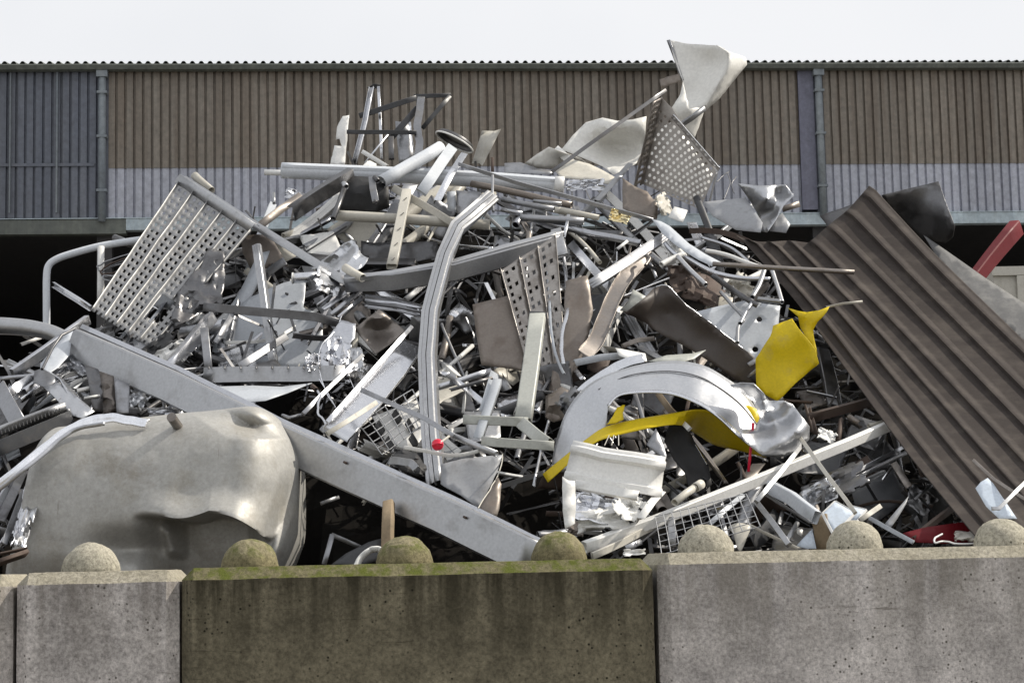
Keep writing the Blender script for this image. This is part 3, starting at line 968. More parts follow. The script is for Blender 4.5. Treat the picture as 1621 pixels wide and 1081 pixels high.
# red tube and cream container
bar('steel_tube', 'tube', 'thick dark red painted tube with torn end at the right', 'B4', [(1250, 440, .1), (1385, 270), (1545, 75, -.1)], 22, 'box', 'red_paint', off=-.1, taper=1.25, h=.7, roll=40, wob=1.5)
def container():
    th = Thing('cream_container', 'container', 'cream box container far inside the dark bay at right edge')
    a = P(1572, 426, 21); b = P(1800, 560, 21)
    def bx(name, x0, x1, y0, y1, z0, z1, m):
        th.add(mesh_obj(name, [(x, y, z) for z in (z0, z1) for x, y in ((x0, y0), (x1, y0), (x1, y1), (x0, y1))],
               [(0, 3, 2, 1), (4, 5, 6, 7), (0, 1, 5, 4), (1, 2, 6, 5), (2, 3, 7, 6), (3, 0, 4, 7)], m, 0, 0))
    bx('container_body', a.x, a.x + 2.6, 21, 23.4, 0.1, a.z, 'cream_paint')
    bx('rim', a.x - .03, a.x + 2.63, 20.95, 20.99, a.z - .08, a.z + .02, 'cream_paint')
    for i in range(5):
        bx('rib', a.x + .25 + i * .5, a.x + .33 + i * .5, 20.95, 20.995, .12, a.z - .085, 'cream_paint')
    for i in range(2):
        bx('skid', a.x + .3 + i * 1.6, a.x + .5 + i * 1.6, 21.05, 23.3, 0, .098, 'dark_paint')
    th.done()
container()

# ------------------------------------------------------------------ perforated trays
def tray(name, cat, label, TL, TR, BR, BL, planks, nl, mat, hole='square', flange=.05, tears=(), seed=0, off=-.3, lean=.6, bow=0):
    """perforated planks with upstanding flanges: square holes are really missing faces"""
    th = Thing(name, cat, label)
    rr = random.Random(seed)
    def pt(u, v):
        x = (TL[0] * (1 - u) + TR[0] * u) * (1 - v) + (BL[0] * (1 - u) + BR[0] * u) * v
        y = (TL[1] * (1 - u) + TR[1] * u) * (1 - v) + (BL[1] * (1 - u) + BR[1] * u) * v
        o = (TL[2] * (1 - u) + TR[2] * u) * (1 - v) + (BL[2] * (1 - u) + BR[2] * u) * v
        cx, cy = (TL[0] + BR[0]) / 2, (TL[1] + BR[1]) / 2
        return P(x, y, dep(cx, cy) + lean * (dep(x, y) - dep(cx, cy)) + off + o + bow * math.sin(v * 3.1))
    nrm = (pt(1, .5) - pt(0, .5)).cross(pt(.5, 1) - pt(.5, 0)).normalized()
    if nrm.y > 0: nrm = -nrm
    cuts = [0, .18, .35, .56, .73, 1]         # hole columns are cells 1 and 3 and 5
    for k in range(planks):
        V, F, idx = [], [], {}
        def vv(a, b, up=0):
            key = (a, b, up)
            if key not in idx:
                u = (k + .02 + .96 * a) / planks
                v = b / (nl * 2)
                idx[key] = len(V)
                V.append(pt(u, v) + nrm * up * flange + nrm * .008 * noise.noise((u * 4, v * 6, seed)))
            return idx[key]
        for b in range(nl * 2):
            for i in range(len(cuts) - 1):
                u = (k + cuts[i]) / planks; v = b / (nl * 2)
                if any(abs(u - tu) < tw and abs(v - tv) < tl for tu, tv, tw, tl in tears): continue
                hole_here = (i in (1, 3)) and b % 2 == 1
                if i == 3 and (b // 2) % 2 and hole == 'mixed': hole_here = False
                if hole_here: continue
                F.append((vv(cuts[i], b), vv(cuts[i], b + 1), vv(cuts[i + 1], b + 1), vv(cuts[i + 1], b)))
            for a in ((0, 1) if k == planks - 1 else (0,)):
                u = (k + a) / planks; v = b / (nl * 2)
                if any(abs(u - tu) < tw * 1.2 and abs(v - tv) < tl for tu, tv, tw, tl in tears): continue
                F.append((vv(a, b), vv(a, b, 1), vv(a, b + 1, 1), vv(a, b + 1)))
        o = mesh_obj('plank', V, F, mat, .004, 20)
        th.add(o)
    return th, pt, nrm
th, pt, nr = tray('perforated_tray', 'perforated tray', 'grey perforated plank tray tilted at the upper left of the heap', (283, 290, .15), (398, 366, .0), (240, 552, .05), (146, 492, .1), 5, 22, 'tray_grey', 'square', .022,
               tears=((.72, .74, .10, .09), (1.0, .62, .07, .10), (.97, .5, .04, .05)), seed=3, off=-.5)
W = [pt(u, -.012) + nr * .02 for u in (-.03, .3, .6, 1.0)]
pr, cl = profile('L', .075, .06)
V, F = sweep_geo(W, pr, cl)
th.add(mesh_obj('end_angle', V, F, 'galvanised', .005))
th.done()
bar('pipe_stub', 'pipe', 'short cream plastic pipe stub on top corner of the left tray', 'A1', [(1190, 765), (1215, 790), (1292, 858)], 13, 'round', 'cream_paint', off=-.45)

# pyramid-standing tray with round holes near the top right
def round_tray():
    th = Thing('perforated_tray', 'perforated tray', 'silver tray with round holes standing on edge below the white top sheet')
    quad = tp('A3', [(820, 425), (1130, 785), (1040, 985), (735, 850)])
    A, B, C, D = [(x, y) for x, y, _ in quad]
    holes = []
    for i in range(12):
        for j in range(11):
            u, v = (i + .55 + (j % 2) * .5) / 12.6, (j + .6) / 11.2
            x = (A[0] * (1 - u) + B[0] * u) * (1 - v) + (D[0] * (1 - u) + C[0] * u) * v
            y = (A[1] * (1 - u) + B[1] * u) * (1 - v) + (D[1] * (1 - u) + C[1] * u) * v
            r = 2.5
            holes.append([(x + r * math.cos(k * math.pi / 3), y + r * 1.15 * math.sin(k * math.pi / 3)) for k in range(6)])
    Z = dep(1070, 270) - .2
    zf = lambda x, y: Z + (x - 1020) * -.0022 + (y - 250) * .0006
    f = lambda pts: [P(x, y, zf(x, y)) for x, y in pts]
    outl = [(A[0], A[1]), (834 / 3.379 + 800, 385 / 3.379 + 40), (887 / 3.379 + 800, 440 / 3.379 + 40), (B[0], B[1]), (C[0], C[1]), (D[0], D[1])]
    polys = [list(range(6))]; pts = [Vector(p) for p in outl]
    for h in holes:
        if all(inside(x, y, outl) and edge_dist(x, y, outl) > .8 for x, y in h):
            polys.append(list(range(len(pts), len(pts) + 6))); pts += [Vector(p) for p in h]
    hh = [[tuple(pts[i]) for i in p] for p in polys[1:]]
    v2, _, fs, *_ = delaunay_2d_cdt(pts, [], polys, 1, 1e-4)
    G = []
    for x in fs:
        m = (sum(v2[i][0] for i in x) / len(x), sum(v2[i][1] for i in x) / len(x))
        if inside(*m, outl) and not any(inside(*m, h) for h in hh if abs(h[0][0] - m[0]) < 8 and abs(h[0][1] - m[1]) < 8): G.append(list(x))
    W = f([tuple(v) for v in v2])
    G = [x if (W[x[1]] - W[x[0]]).cross(W[x[2]] - W[x[0]]).dot(CAMLOC - W[x[0]]) > 0 else x[::-1] for x in G]
    th.add(mesh_obj('tray_floor', W, G, 'tray_brown', .002, 0))
    # upturned sides
    def side(a, b, depth, m, name, slots=0, w2=None):
        V, F = [], []
        n = 28
        for i in range(n + 1):
            u = i / n
            x, y = a[0] * (1 - u) + b[0] * u, a[1] * (1 - u) + b[1] * u
            p = P(x, y, zf(x, y))
            dx, dy = depth
            for k in (0, .3, .7, 1):
                V.append(P(x + dx * k, y + dy * k, zf(x, y) - .16 * k))
        for i in range(n):
            for k in range(3):
                if slots and k == 1 and i % 2: continue
                F.append((i * 4 + k, (i + 1) * 4 + k, (i + 1) * 4 + k + 1, i * 4 + k + 1))
        th.add(mesh_obj(name, V, F, m, .005, 20))
    T = lambda x, y: (800 + x / 3.379, 40 + y / 3.379)
    side(T(838, 385), T(733, 850), (-15, 8), 'brown_aluminium', 'flange', 1)
    side(T(885, 495), T(1135, 785), (4, -5), 'bright_aluminium', 'flange')  # brighter metal than the other flanges paints this side as sunlit
    side(T(1135, 785), T(1095, 940), (-3, 2), 'dull_aluminium', 'flange')
    th.done()
round_tray()

# hanging perforated plank in the middle
th, pt, nr = tray('perforated_plank', 'perforated plank', 'brownish perforated plank hanging bent below the middle channel beam', (792, 428, 0), (880, 372, 0), (897, 590, .05), (846, 622, .05), 3, 17, 'tray_brown', 'mixed', .035, seed=9, off=-.45, lean=.3, bow=.06)
th.done()
bar('edge_strip', 'strip', 'bright white bent edge strip beside the hanging perforated plank', 'B3', [(388, 108), (402, 200), (420, 430), (422, 560), (400, 640), (388, 750), (402, 850)], 5, 'L', 'bright_aluminium', off=-.6, smooth=True)
bar('edge_strip', 'strip', 'thin grey strip hanging over the middle of the perforated plank', 'B3', [(305, 180), (318, 450), (335, 680), (365, 820), (405, 905)], 3.5, 'L', 'pale_paint', off=-.55, smooth=True)

# channel beam across the middle, the tall bent window rail, the long diagonal angle
th = Thing('channel_beam', 'beam', 'long grey channel beam lying nearly level across the centre of the heap')
bar('web', None, None, 'X', [(548, 448, .1), (620, 446, 0), (720, 430, -.05), (800, 408, -.1), (888, 384, -.1)], 28, 'box', 'dull_aluminium', off=-.62, h=.6, roll=12, t=th, wob=.2)
bar('top_flange', None, None, 'X', [(545, 443, .1), (620, 434, 0), (720, 416, -.05), (800, 393, -.1), (890, 369, -.1)], 9, 'box', 'galvanised', off=-.72, h=1.6, roll=20, t=th, wob=.2)
bar('end_plate', None, None, 'X', [(880, 364), (891, 405)], 17, 'box', 'galvanised', off=-.83, h=.3, t=th, wob=0)
th.done()
bar('window_rail', 'rail', 'tall bent silver window rail standing in front of the centre', 'X',
    [(781, 308, .2), (724, 356, 0), (704, 402, -.12), (680, 492, -.22), (674, 562, -.25), (681, 690, -.3), (689, 764, -.2)], 25, 'rail', 'galvanised', off=-.62, h=.7, roll=14, wob=.6, lean=.75)
bar('angle_iron', 'angle bar', 'long galvanised angle bar running from the left tray down to the channel beam', 'X', [(288, 282, .0), (350, 322, -.05), (405, 358, -.1), (480, 405, -.1), (550, 448, -.1)], 15, 'L', 'galvanised', off=-.45, h=.9, roll=-35)

# ------------------------------------------------------------------ top of the heap
th = Thing('step_ladder', 'ladder', 'top of an aluminium step ladder sticking up at the peak')
bar('ladder_rail', None, None, 'A2', [(728, 228), (690, 430), (622, 700)], 8, 'C', 'aluminium', off=.1, t=th, roll=25, lean=.3)
bar('ladder_rail', None, None, 'A2', [(768, 222), (778, 420), (788, 665)], 4.5, 'box', 'bright_aluminium', off=.2, t=th, lean=.3)
bar('ladder_rail', None, None, 'A2', [(960, 440), (962, 500), (985, 650)], 4, 'box', 'bright_aluminium', off=.25, t=th, lean=.3)
bar('hinge', None, None, 'A2', [(712, 238), (745, 218), (778, 222)], 8, 'box', 'black_rubber', off=.08, t=th, h=1.2, lean=.3, wob=.2)
th.done()
th = Thing('bent_frame', 'frame', 'dark bent steel frame rising above the peak of the heap')  # a bent steel frame of dark bars
for i, (a, b, w_, m) in enumerate([((652, 400), (1000, 290), 9, 'dark_paint'), ((985, 282), (1212, 275), 7, 'dark_paint'), ((1205, 280), (1038, 475), 7, 'dark_paint'),
                         ((1005, 355), (838, 545), 10, 'dark_paint'), ((575, 498), (1000, 502), 7, 'dark_paint')]):
    bar('frame_bar', None, None, 'A2', [a, b], w_, 'box', m, off=0.0 - .01 * i, t=th, h=.7, lean=.3)
bar('frame_post', None, None, 'A2', [(1030, 285), (1018, 380), (1005, 480), (1020, 560), (1012, 640)], 11, 'U', 'dull_aluminium', off=-.06, t=th, smooth=True, lean=.3)
bar('frame_bar', None, None, 'A2', [(845, 530), (848, 665)], 9, 'box', 'dark_metal', off=.03, t=th, lean=.3)
th.done()
sheet('torn_sheet', 'sheet', 'torn pale pink panel standing left of the ladder top', 'A2', [(550, 402), (590, 395), (580, 500), (572, 590), (562, 700), (472, 700), (500, 580), (545, 585), (530, 540), (508, 545), (515, 470)],
      'white_paint', off=.1, lean=.2, jag=.4, step=5)
sheet('torn_sheet', 'sheet', 'grey narrow sheet behind the post of the dark frame', 'A2', [(870, 432), (950, 442), (985, 650), (895, 690)], 'dull_aluminium', off=.2, lean=.2)
bar('flat_strap', 'strap', 'thin pale strap leaning up to the dark frame', 'A2', [(825, 515), (685, 690)], 3, 'flat', 'aluminium', off=-.05, lean=.3)
bar('strip', 'strip', 'short bright white strip in front of the ladder foot', 'A2', [(668, 618), (815, 708)], 6, 'L', 'white_paint', off=-.1)
th = Thing('facade_pipe', 'pipe', 'long thick white pipe lying level near the top of the heap')
bar('pipe_body', None, None, 'X', [(446, 270), (600, 276), (760, 284), (892, 294)], 26, 'round', 'pipe_white', off=-.28, t=th, wob=.2, lean=.2)
bar('seam_rib', None, None, 'X', [(447, 263), (600, 269), (760, 277), (890, 287)], 5, 'box', 'pipe_white', off=-.40, t=th, wob=.2, lean=.2, h=.6)
bar('end_collar', None, None, 'X', [(878, 293), (893, 294)], 29, 'round', 'white_paint', off=-.29, t=th, wob=0, lean=.2)
th.done()
bar('pipe', 'pipe', 'thin white pipe end sticking out left under the long white pipe', 'A2', [(72, 745), (300, 750)], 9, 'round', 'white_paint', off=-.1, lean=.2)
bar('gutter_profile', 'profile', 'pale grooved gutter profile crossing over the long white pipe', 'A2', [(785, 805), (960, 700), (1150, 592)], 19, 'gutter', 'pipe_white', off=-.55, h=1, th=.006)
bar('flat_bar', 'flat bar', 'wide pale blue flat bar right of the gutter profile', 'A2', [(1030, 868), (1220, 592)], 18, 'box', 'pale_paint', off=-.5, h=.25)
bar('angle_bar', 'angle bar', 'bright white dented angle bar above the tall window rail', 'A2', [(1130, 918), (1205, 770), (1295, 630)], 11, 'L', 'bright_aluminium', off=-.55, roll=-20, wob=1)
bar('flat_bar', 'flat bar', 'very long dark flat bar sloping down right from the white pipe', 'X', [(726, 260), (820, 290), (930, 320), (1034, 349)], 6.5, 'box', 'dull_aluminium', off=-.6, h=.5, roll=20)
bar('pipe', 'pipe', 'long brown pipe under the dark sloping flat bar', 'X', [(746, 291), (830, 308), (905, 325)], 11, 'round', 'brown_sheet', off=-.35)
def disc():
    th = Thing('round_dish', 'dish', 'tilted round dish with white rim near the peak')
    c = P(721, 222, dep(721, 222) - .05)
    n = Vector((.46, .06, .86)).normalized(); a = n.cross(Vector((0, 1, 0))).normalized(); b = n.cross(a)
    r = 33 * c.y / FPX
    V = [c + n * .02]; F = []
    for k, (q, z) in enumerate(((.9, .02), (.97, .0), (1.0, -.02))):
        for i in range(40): V.append(c + (a * math.cos(i * math.tau / 40) + b * math.sin(i * math.tau / 40)) * r * q + n * z)
    for i in range(40): F.append((0, 1 + i, 1 + (i + 1) % 40))
    for k in range(2):
        for i in range(40): F.append((1 + k * 40 + i, 41 + k * 40 + i, 41 + k * 40 + (i + 1) % 40, 1 + k * 40 + (i + 1) % 40))
    th.add(mesh_obj('lid_plate', V, F, 'dark_metal', .004))
    W = [c + (a * math.cos(i * math.tau / 40) + b * math.sin(i * math.tau / 40)) * r - n * .02 for i in range(41)]
    V, F = sweep_geo(W, profile('round', .016, .016)[0], True)
    th.add(mesh_obj('rim', V, F, 'white_paint', 0))
    th.done()
disc()
sheet('bent_sheet', 'sheet', 'beige folded panel sticking up right of the round dish', 'A2', [(1402, 490, .1), (1475, 493, .1), (1515, 480, -.1), (1460, 590, -.12), (1402, 705, -.1), (1385, 690, .1), (1338, 690, .1)], 'cream_paint', off=.0, lean=.2, amp=.006)
bar('folded_channel', 'channel', 'dark grey folded channel left of the black cowl', 'A2', [(250, 1000), (430, 880), (620, 765)], 23, 'U', 'dark_metal', off=-.55, roll=30)
sheet('black_cowl', 'cowl', 'black crumpled machine cowl below the white pipe', 'A2', [(600, 765), (745, 775), (830, 835), (835, 960), (700, 1010), (505, 970), (540, 860)], 'black_rubber', off=-.35, lean=.2, amp=.08, inner=[(690, 880, -.12)])
th = Thing('crank_arm', 'crank arm', 'grey rounded crank arm in front of the black cowl')
bar('arm', None, None, 'A2', [(728, 775), (735, 850), (752, 925)], 11, 'box', 'dull_aluminium', off=-.62, h=.35, t=th)
bar('pivot', None, None, 'A2', [(745, 775), (765, 800)], 8, 'round', 'dark_metal', off=-.64, t=th, wob=0)
bar('bolt', None, None, 'A2', [(748, 915), (756, 930)], 5, 'round', 'dark_metal', off=-.7, t=th, wob=0)
th.done()
th = Thing('steel_tube', 'tube', 'dark grey tube with bolted head leaning left of the black cowl')
bar('tube_body', None, None, 'A2', [(565, 825), (530, 925), (490, 1030)], 9, 'round', 'dark_metal', off=-.6, t=th)
bar('head', None, None, 'A2', [(556, 815), (572, 835)], 10, 'round', 'galvanised', off=-.64, t=th, wob=0)
th.done()
bar('pipe', 'pipe', 'white plastic pipe lying level below the black cowl', 'X', [(528, 341), (640, 347), (775, 356)], 17, 'round', 'cream_paint', off=-.42, lean=.2, wob=.2)
def slotted_post(label, tile, pts, w, mat, off, roll, n, lean=1.0):
    th = Thing('slotted_post', 'post', label)
    bar('post_body', None, None, tile, pts, w, 'box', mat, off=off, h=.6, roll=roll, t=th, wob=.2, lean=lean)
    q = tp(tile, pts)
    for i in range(n):
        u = (i + .5) / n
        a, b = q[0], q[-1]
        x, y = a[0] + (b[0] - a[0]) * u, a[1] + (b[1] - a[1]) * u
        cx, cy = np.mean([p[0] for p in q]), np.mean([p[1] for p in q])
        o = bar('slot', None, None, 'X', [(x - 2.2, y + 2), (x + 2.2, y - 2)], 1.6, 'box', 'black_rubber', off=off - w * .3 * 15 / FPX - .035, t=th, wob=0)
    th.done()
slotted_post('white slotted post leaning behind the channel beam', 'X', [(644, 303), (634, 352), (620, 422)], 16, 'cream_paint', -.62, 12, 5)
bar('box_section', 'box section', 'beige square tube sloping down to the tall window rail', 'A2', [(862, 842), (1050, 950), (1245, 1070)], 12, 'box', 'cream_paint', off=-.5)
sheet('metal_plate', 'plate', 'pale blue upright panel behind the top of the tall window rail', 'A2', [(1185, 862), (1240, 860), (1245, 990), (1190, 970)], 'pale_paint', off=-.3, lean=.1, amp=.004)
sheet('metal_plate', 'plate', 'grey upright panel with rust stain beside the pale blue upright panel', 'A2', [(1243, 855), (1395, 865), (1390, 1010), (1300, 1020), (1247, 995)], 'dull_aluminium', off=-.27, lean=.1, amp=.006)
bar('channel', 'channel', 'short brownish channel with a bright glint at the left shoulder', 'A2', [(40, 1075), (180, 970), (300, 885)], 13, 'L', 'brown_aluminium', off=-.4, roll=-20)
crumple('crumpled_foil', 'foil', 'small white crumpled foil above the glinting channel', 'A2', (260, 885), 34, 16, 'bright_aluminium', -.35, 20, .08, 4)
bar('pipe_stub', 'pipe', 'small grey upright pipe stub at the left shoulder', 'A2', [(128, 872), (130, 935)], 5, 'round', 'galvanised', off=-.2)
bar('post', 'post', 'thin rusty post standing right of the beige folded panel', 'A2', [(1464, 655), (1466, 765)], 5, 'box', 'rust', off=-.1, lean=.2)
bar('pole', 'pole', 'slim grey pole standing below the rusty post', 'A2', [(1466, 765), (1470, 985)], 4.5, 'round', 'dull_aluminium', off=-.66)

# white torn sheets at the top
th = Thing('torn_sheet', 'sheet', 'tall torn white sheet twisted upright at the very top of the heap')
sheet('shaded_face', None, None, 'A3', [(872, 80, .12), (905, 86, .1), (960, 98, .03), (1040, 104, -.06), (1130, 110, -.2), (1170, 125, -.26), (1192, 150, -.3), (1196, 215, -.3), (1165, 275, -.28), (1130, 332, -.24), (1075, 425, -.15), (1010, 470, -.1), (950, 440, -.05), (940, 400, .0), (950, 300, .03), (925, 240, .08), (905, 190, .1)],
      'old_white', off=-.05, lean=.2, amp=.012, inner=[(1030, 240, .02), (1010, 340, .02), (1110, 220, -.06)], jag=.3, step=6, t=th)
sheet('bright_flap', None, None, 'A3', [(1128, 106, -.19), (1192, 140, -.29), (1245, 158, -.1), (1285, 172, .05), (1293, 212, .1), (1262, 250, .05), (1230, 290, .02), (1150, 390, -.05), (1066, 462, -.1), (1078, 424, -.15), (1130, 332, -.245), (1165, 275, -.285), (1196, 215, -.305), (1194, 150, -.3)],
      'old_white', off=-.055, lean=.2, amp=.01, jag=.4, step=6, t=th)
sheet('twisted_tail', None, None, 'A3', [(950, 300, -.1), (965, 370, -.12), (985, 450, -.13), (1068, 440, .0), (1040, 530, .1), (1008, 614, .15), (985, 590, .1), (955, 560, .02), (930, 520, -.05), (890, 440, -.12), (935, 370, -.1)],
      'old_white', off=-.08, lean=.2, amp=.012, jag=.4, step=6, t=th)
sheet('lower_flap', None, None, 'X', [(1040, 205, .3), (1070, 190, .3), (1100, 240, .3), (1128, 275, .3), (1120, 300, .3), (1104, 322, .3), (1060, 305, .3), (1022, 290, .3), (1030, 245, .3)], 'old_white', off=.02, lean=.2, t=th, amp=.01)
sheet('left_edge', None, None, 'A3', [(862, 82, .05), (880, 78, .0), (915, 180, .0), (952, 295, -.05), (938, 300, .05), (905, 195, .08)], 'dull_aluminium', off=-.06, lean=.2, t=th, amp=.006)
th.done()
bar('torn_edge', 'strip', 'narrow grey torn strip below the twisted white sheet', 'A3', [(945, 535), (1005, 495), (1070, 445)], 7, 'L', 'dull_aluminium', off=-.3, lean=.25, roll=20)
sheet('torn_sheet', 'sheet', 'broad white bulging sheet behind the dark slanting pole', 'A3',
      [(300, 665, .1), (360, 590, .1), (430, 520, .15), (520, 495, -.05), (600, 512, -.12), (680, 505, -.15), (755, 488, -.1), (745, 640, .1), (700, 740, .1), (640, 770, .05), (580, 800, .0), (520, 755, .05), (440, 720, .05)],
      'old_white', off=.05, lean=.4, amp=.012, inner=[(560, 560, -.12), (560, 620, .25), (470, 640, .2), (650, 650, .28), (700, 560, -.1)], step=7)
sheet('torn_sheet', 'sheet', 'creamy white flap left of the broad bulging sheet', 'A3',
      [(105, 738, 0), (170, 690, -.1), (232, 652, -.15), (310, 682, -.1), (400, 712, -.05), (430, 735), (330, 720, .1), (260, 770, .1), (180, 770, .05)], 'old_white', off=-.05, lean=.4, amp=.02, step=6)
sheet('torn_sheet', 'sheet', 'shaded beige sheet lying below the dark slanting pole', 'A3',
      [(255, 770), (350, 715), (450, 742), (520, 775), (590, 815), (560, 850), (400, 825), (300, 815)], 'cream_paint', off=-.15, lean=1.2, amp=.02, step=6)
sheet('torn_sheet', 'sheet', 'grey flattened sheet beside the end of the long white pipe', 'A3', [(-5, 738), (80, 733), (170, 765), (245, 775), (262, 800), (120, 792), (-5, 790)], 'dull_aluminium', off=-.05, lean=.8, amp=.02)
bar('pole', 'pole', 'long thin dark pole slanting up in front of white sheets', 'A3', [(250, 782, -.2), (560, 560, -.25), (858, 348, -.2)], 6, 'box', 'dark_metal', off=-.2, lean=.6)
sheet('torn_strip', 'strip', 'ragged brown strip left of the twisted white sheet', 'A3', [(825, 290), (870, 275), (930, 258), (940, 300), (880, 320), (832, 337)], 'brown_sheet', off=.0, lean=.2, jag=.4, step=5, amp=.03)
bar('angle_bar', 'angle bar', 'grey angle bar leaning against the round-hole tray', 'A3', [(492, 938), (590, 830), (672, 740)], 9, 'L', 'galvanised', off=-.35, roll=-30)
sheet('bent_sheet', 'sheet', 'brown dented panel below the left flange of the round-hole tray', 'A3', [(625, 815), (690, 860), (760, 890), (790, 930), (820, 940), (812, 1035), (700, 1010), (628, 980)], 'brown_sheet', off=-.55, lean=.3, amp=.03, jag=.3, step=6)
crumple('crumpled_foil', 'foil', 'bright crumpled foil below the broad bulging white sheet', 'A3', (420, 855), 62, 18, 'bright_aluminium', -.3, -3, .1, 14)
for i, (a, b, r, m, l) in enumerate([((190, 970), (330, 1000), 11, 'cream_paint', 'cream tube with an open end lying in the upper tube bundle'),
    ((295, 990), (500, 1030), 9, 'cream_paint', 'second cream tube overlapping the open-ended tube in the upper bundle'),
    ((-20, 985), (90, 1010), 8, 'aluminium', 'short silver tube at the left of the upper tube bundle'),
    ((150, 940), (300, 955), 6, 'dull_aluminium', 'thin grey tube above the cream open-ended tube'),
    ((80, 1030), (420, 1050), 12, 'dull_aluminium', 'grey flattened tube below the cream tubes'),
    ((-20, 930), (260, 985), 9, 'dull_aluminium', 'dull grey tube just under the long brown pipe')]):
    bar('tube', 'tube', l, 'A3', [a, b], r, 'round', m, off=-.5 - .03 * i)
crumple('crumpled_foil', 'foil', 'small golden crumpled foil under the round-hole tray', 'A3', (610, 1025), 32, 18, 'gold_foil', -.5, 15, .08, 31)
crumple('crumpled_foil', 'foil', 'cream crumpled sheet under the lower corner of the round-hole tray', 'A3', (850, 960), 34, 22, 'cream_paint', -.6, 60, .12, 8)
sheet('metal_plate', 'plate', 'small pale square plate beside the cream crumpled sheet', 'A3', [(905, 970), (975, 990), (950, 1055), (870, 1025)], 'white_paint', off=-.62, lean=.6)
sheet('metal_sheet', 'sheet', 'smooth slate grey folded sheet right of the round-hole tray', 'X', [(1112, 320, .1), (1150, 316), (1180, 313), (1192, 330, -.1), (1207, 352, -.2), (1204, 368, -.2), (1165, 364), (1128, 342, .05)], 'grey_paint', off=-.4, lean=.7, amp=.01)
sheet('torn_sheet', 'sheet', 'shiny white crumpled sheet at the right shoulder of the heap', 'X',
      [(1168, 291, 0), (1205, 294, -.1), (1243, 293, -.1), (1257, 310, -.15), (1240, 326, -.1), (1228, 348, -.1), (1214, 368, -.1), (1205, 366, .1), (1200, 340, .15), (1186, 316, .1)], 'fender_metal', off=-.45, lean=.3, amp=.02, crease=.6, step=5, smooth=50,
      inner=[(1215, 315, -.2), (1218, 335, .05), (1235, 305, .02)])
sheet('metal_sheet', 'sheet', 'small dark green grey scrap below the shiny white sheet', 'A4', [(60, 965), (90, 900), (130, 868), (172, 930), (150, 975)], 'grey_paint', off=-.3, lean=.4)
bar('angle_bar', 'angle bar', 'short brown angle bar right of the shiny white sheet', 'A4', [(130, 850), (222, 822)], 9, 'L', 'brown_sheet', off=-.2)
for i, (p, l) in enumerate([([(1130, 840), (1160, 810), (1200, 780)], 'thin dark wire'), ([(1170, 930), (1200, 850), (1190, 790)], 'thin wire'), ([(1225, 900), (1210, 850), (1235, 812)], 'wire')]):
    bar('wire', 'wire', 'bent %s poking up right of the round-hole tray' % l, 'A3', p, 1.4, 'round', 'dark_metal', off=-.2, smooth=True, th=0)

# ------------------------------------------------------------------ left side
th = Thing('pipe_railing', 'railing', 'bent grey tubular railing standing left of the perforated tray')
bar('handrail', None, None, 'B1', [(266, 640), (265, 480), (266, 350), (278, 290), (320, 255), (400, 225), (560, 182), (700, 158), (830, 140)], 11.5, 'round', 'pipe_white', off=.1, t=th, smooth=True, lean=.1, wob=0)
bar('rail_post', None, None, 'B1', [(576, 182), (575, 330), (574, 500)], 11, 'round', 'white_paint', off=.1, t=th, lean=.1, wob=0)
th.done()
bar('angle_bar', 'angle bar', 'short bright angle bar in front of the railing', 'B1', [(310, 398, .1), (525, 535)], 9, 'C', 'bright_aluminium', off=-.1, roll=30)
bar('pipe_stub', 'pipe', 'dark grey pipe stub with bright cut end above the tray', 'B1', [(652, 130), (780, 182)], 11, 'round', 'dark_metal', off=.0)
for i, (p, l) in enumerate([([(740, 222), (640, 255), (570, 285), (556, 300), (575, 320), (640, 300), (740, 262)], 'upper'), ([(740, 245), (640, 290), (590, 322), (580, 345), (610, 355), (690, 310)], 'middle'),
                            ([(720, 250), (640, 275), (585, 310), (574, 330), (600, 340), (700, 320)], 'copper coloured'), ([(700, 330), (640, 350), (600, 345), (590, 362), (630, 378), (680, 360)], 'lowest')]):
    bar('cable_loop', 'cable', '%s cable loop hanging beside the edge of the perforated tray' % l, 'B1', p, 2.6, 'round', ['dull_aluminium', 'dark_metal', 'rust', 'dull_aluminium'][i], off=-.1 - .02 * i, smooth=True, th=0, lean=.2)
bar('large_pipe', 'pipe', 'thick light grey pipe entering at the left edge', 'B1', [(-60, 630), (110, 640), (220, 655), (300, 675), (400, 720)], 28, 'round', 'galvanised', off=-.35, smooth=True, wob=.2, taper=.85, lean=.4)
bar('strip', 'strip', 'short white strip below the thick left pipe', 'B1', [(122, 740), (235, 700)], 4.5, 'L', 'white_paint', off=-.1)
bar('bent_rod', 'rod', 'thin dark bent rod crossing below the thick left pipe', 'B1', [(240, 880), (300, 760), (350, 690), (400, 665), (425, 648)], 4.5, 'round', 'dark_metal', off=-.75, th=0)
bar('box_section', 'box section', 'silver square tube sloping left from under the tray', 'B1', [(72, 905, .1), (260, 775), (500, 600, .1)], 16, 'box', 'aluminium', off=-.35, roll=25)
sheet('metal_sheet', 'sheet', 'pale grey creased sheet under the top of the box girder', 'B1', [(230, 850), (330, 730), (420, 640), (395, 800), (330, 870), (230, 940)], 'pale_paint', off=-.5, lean=.9)
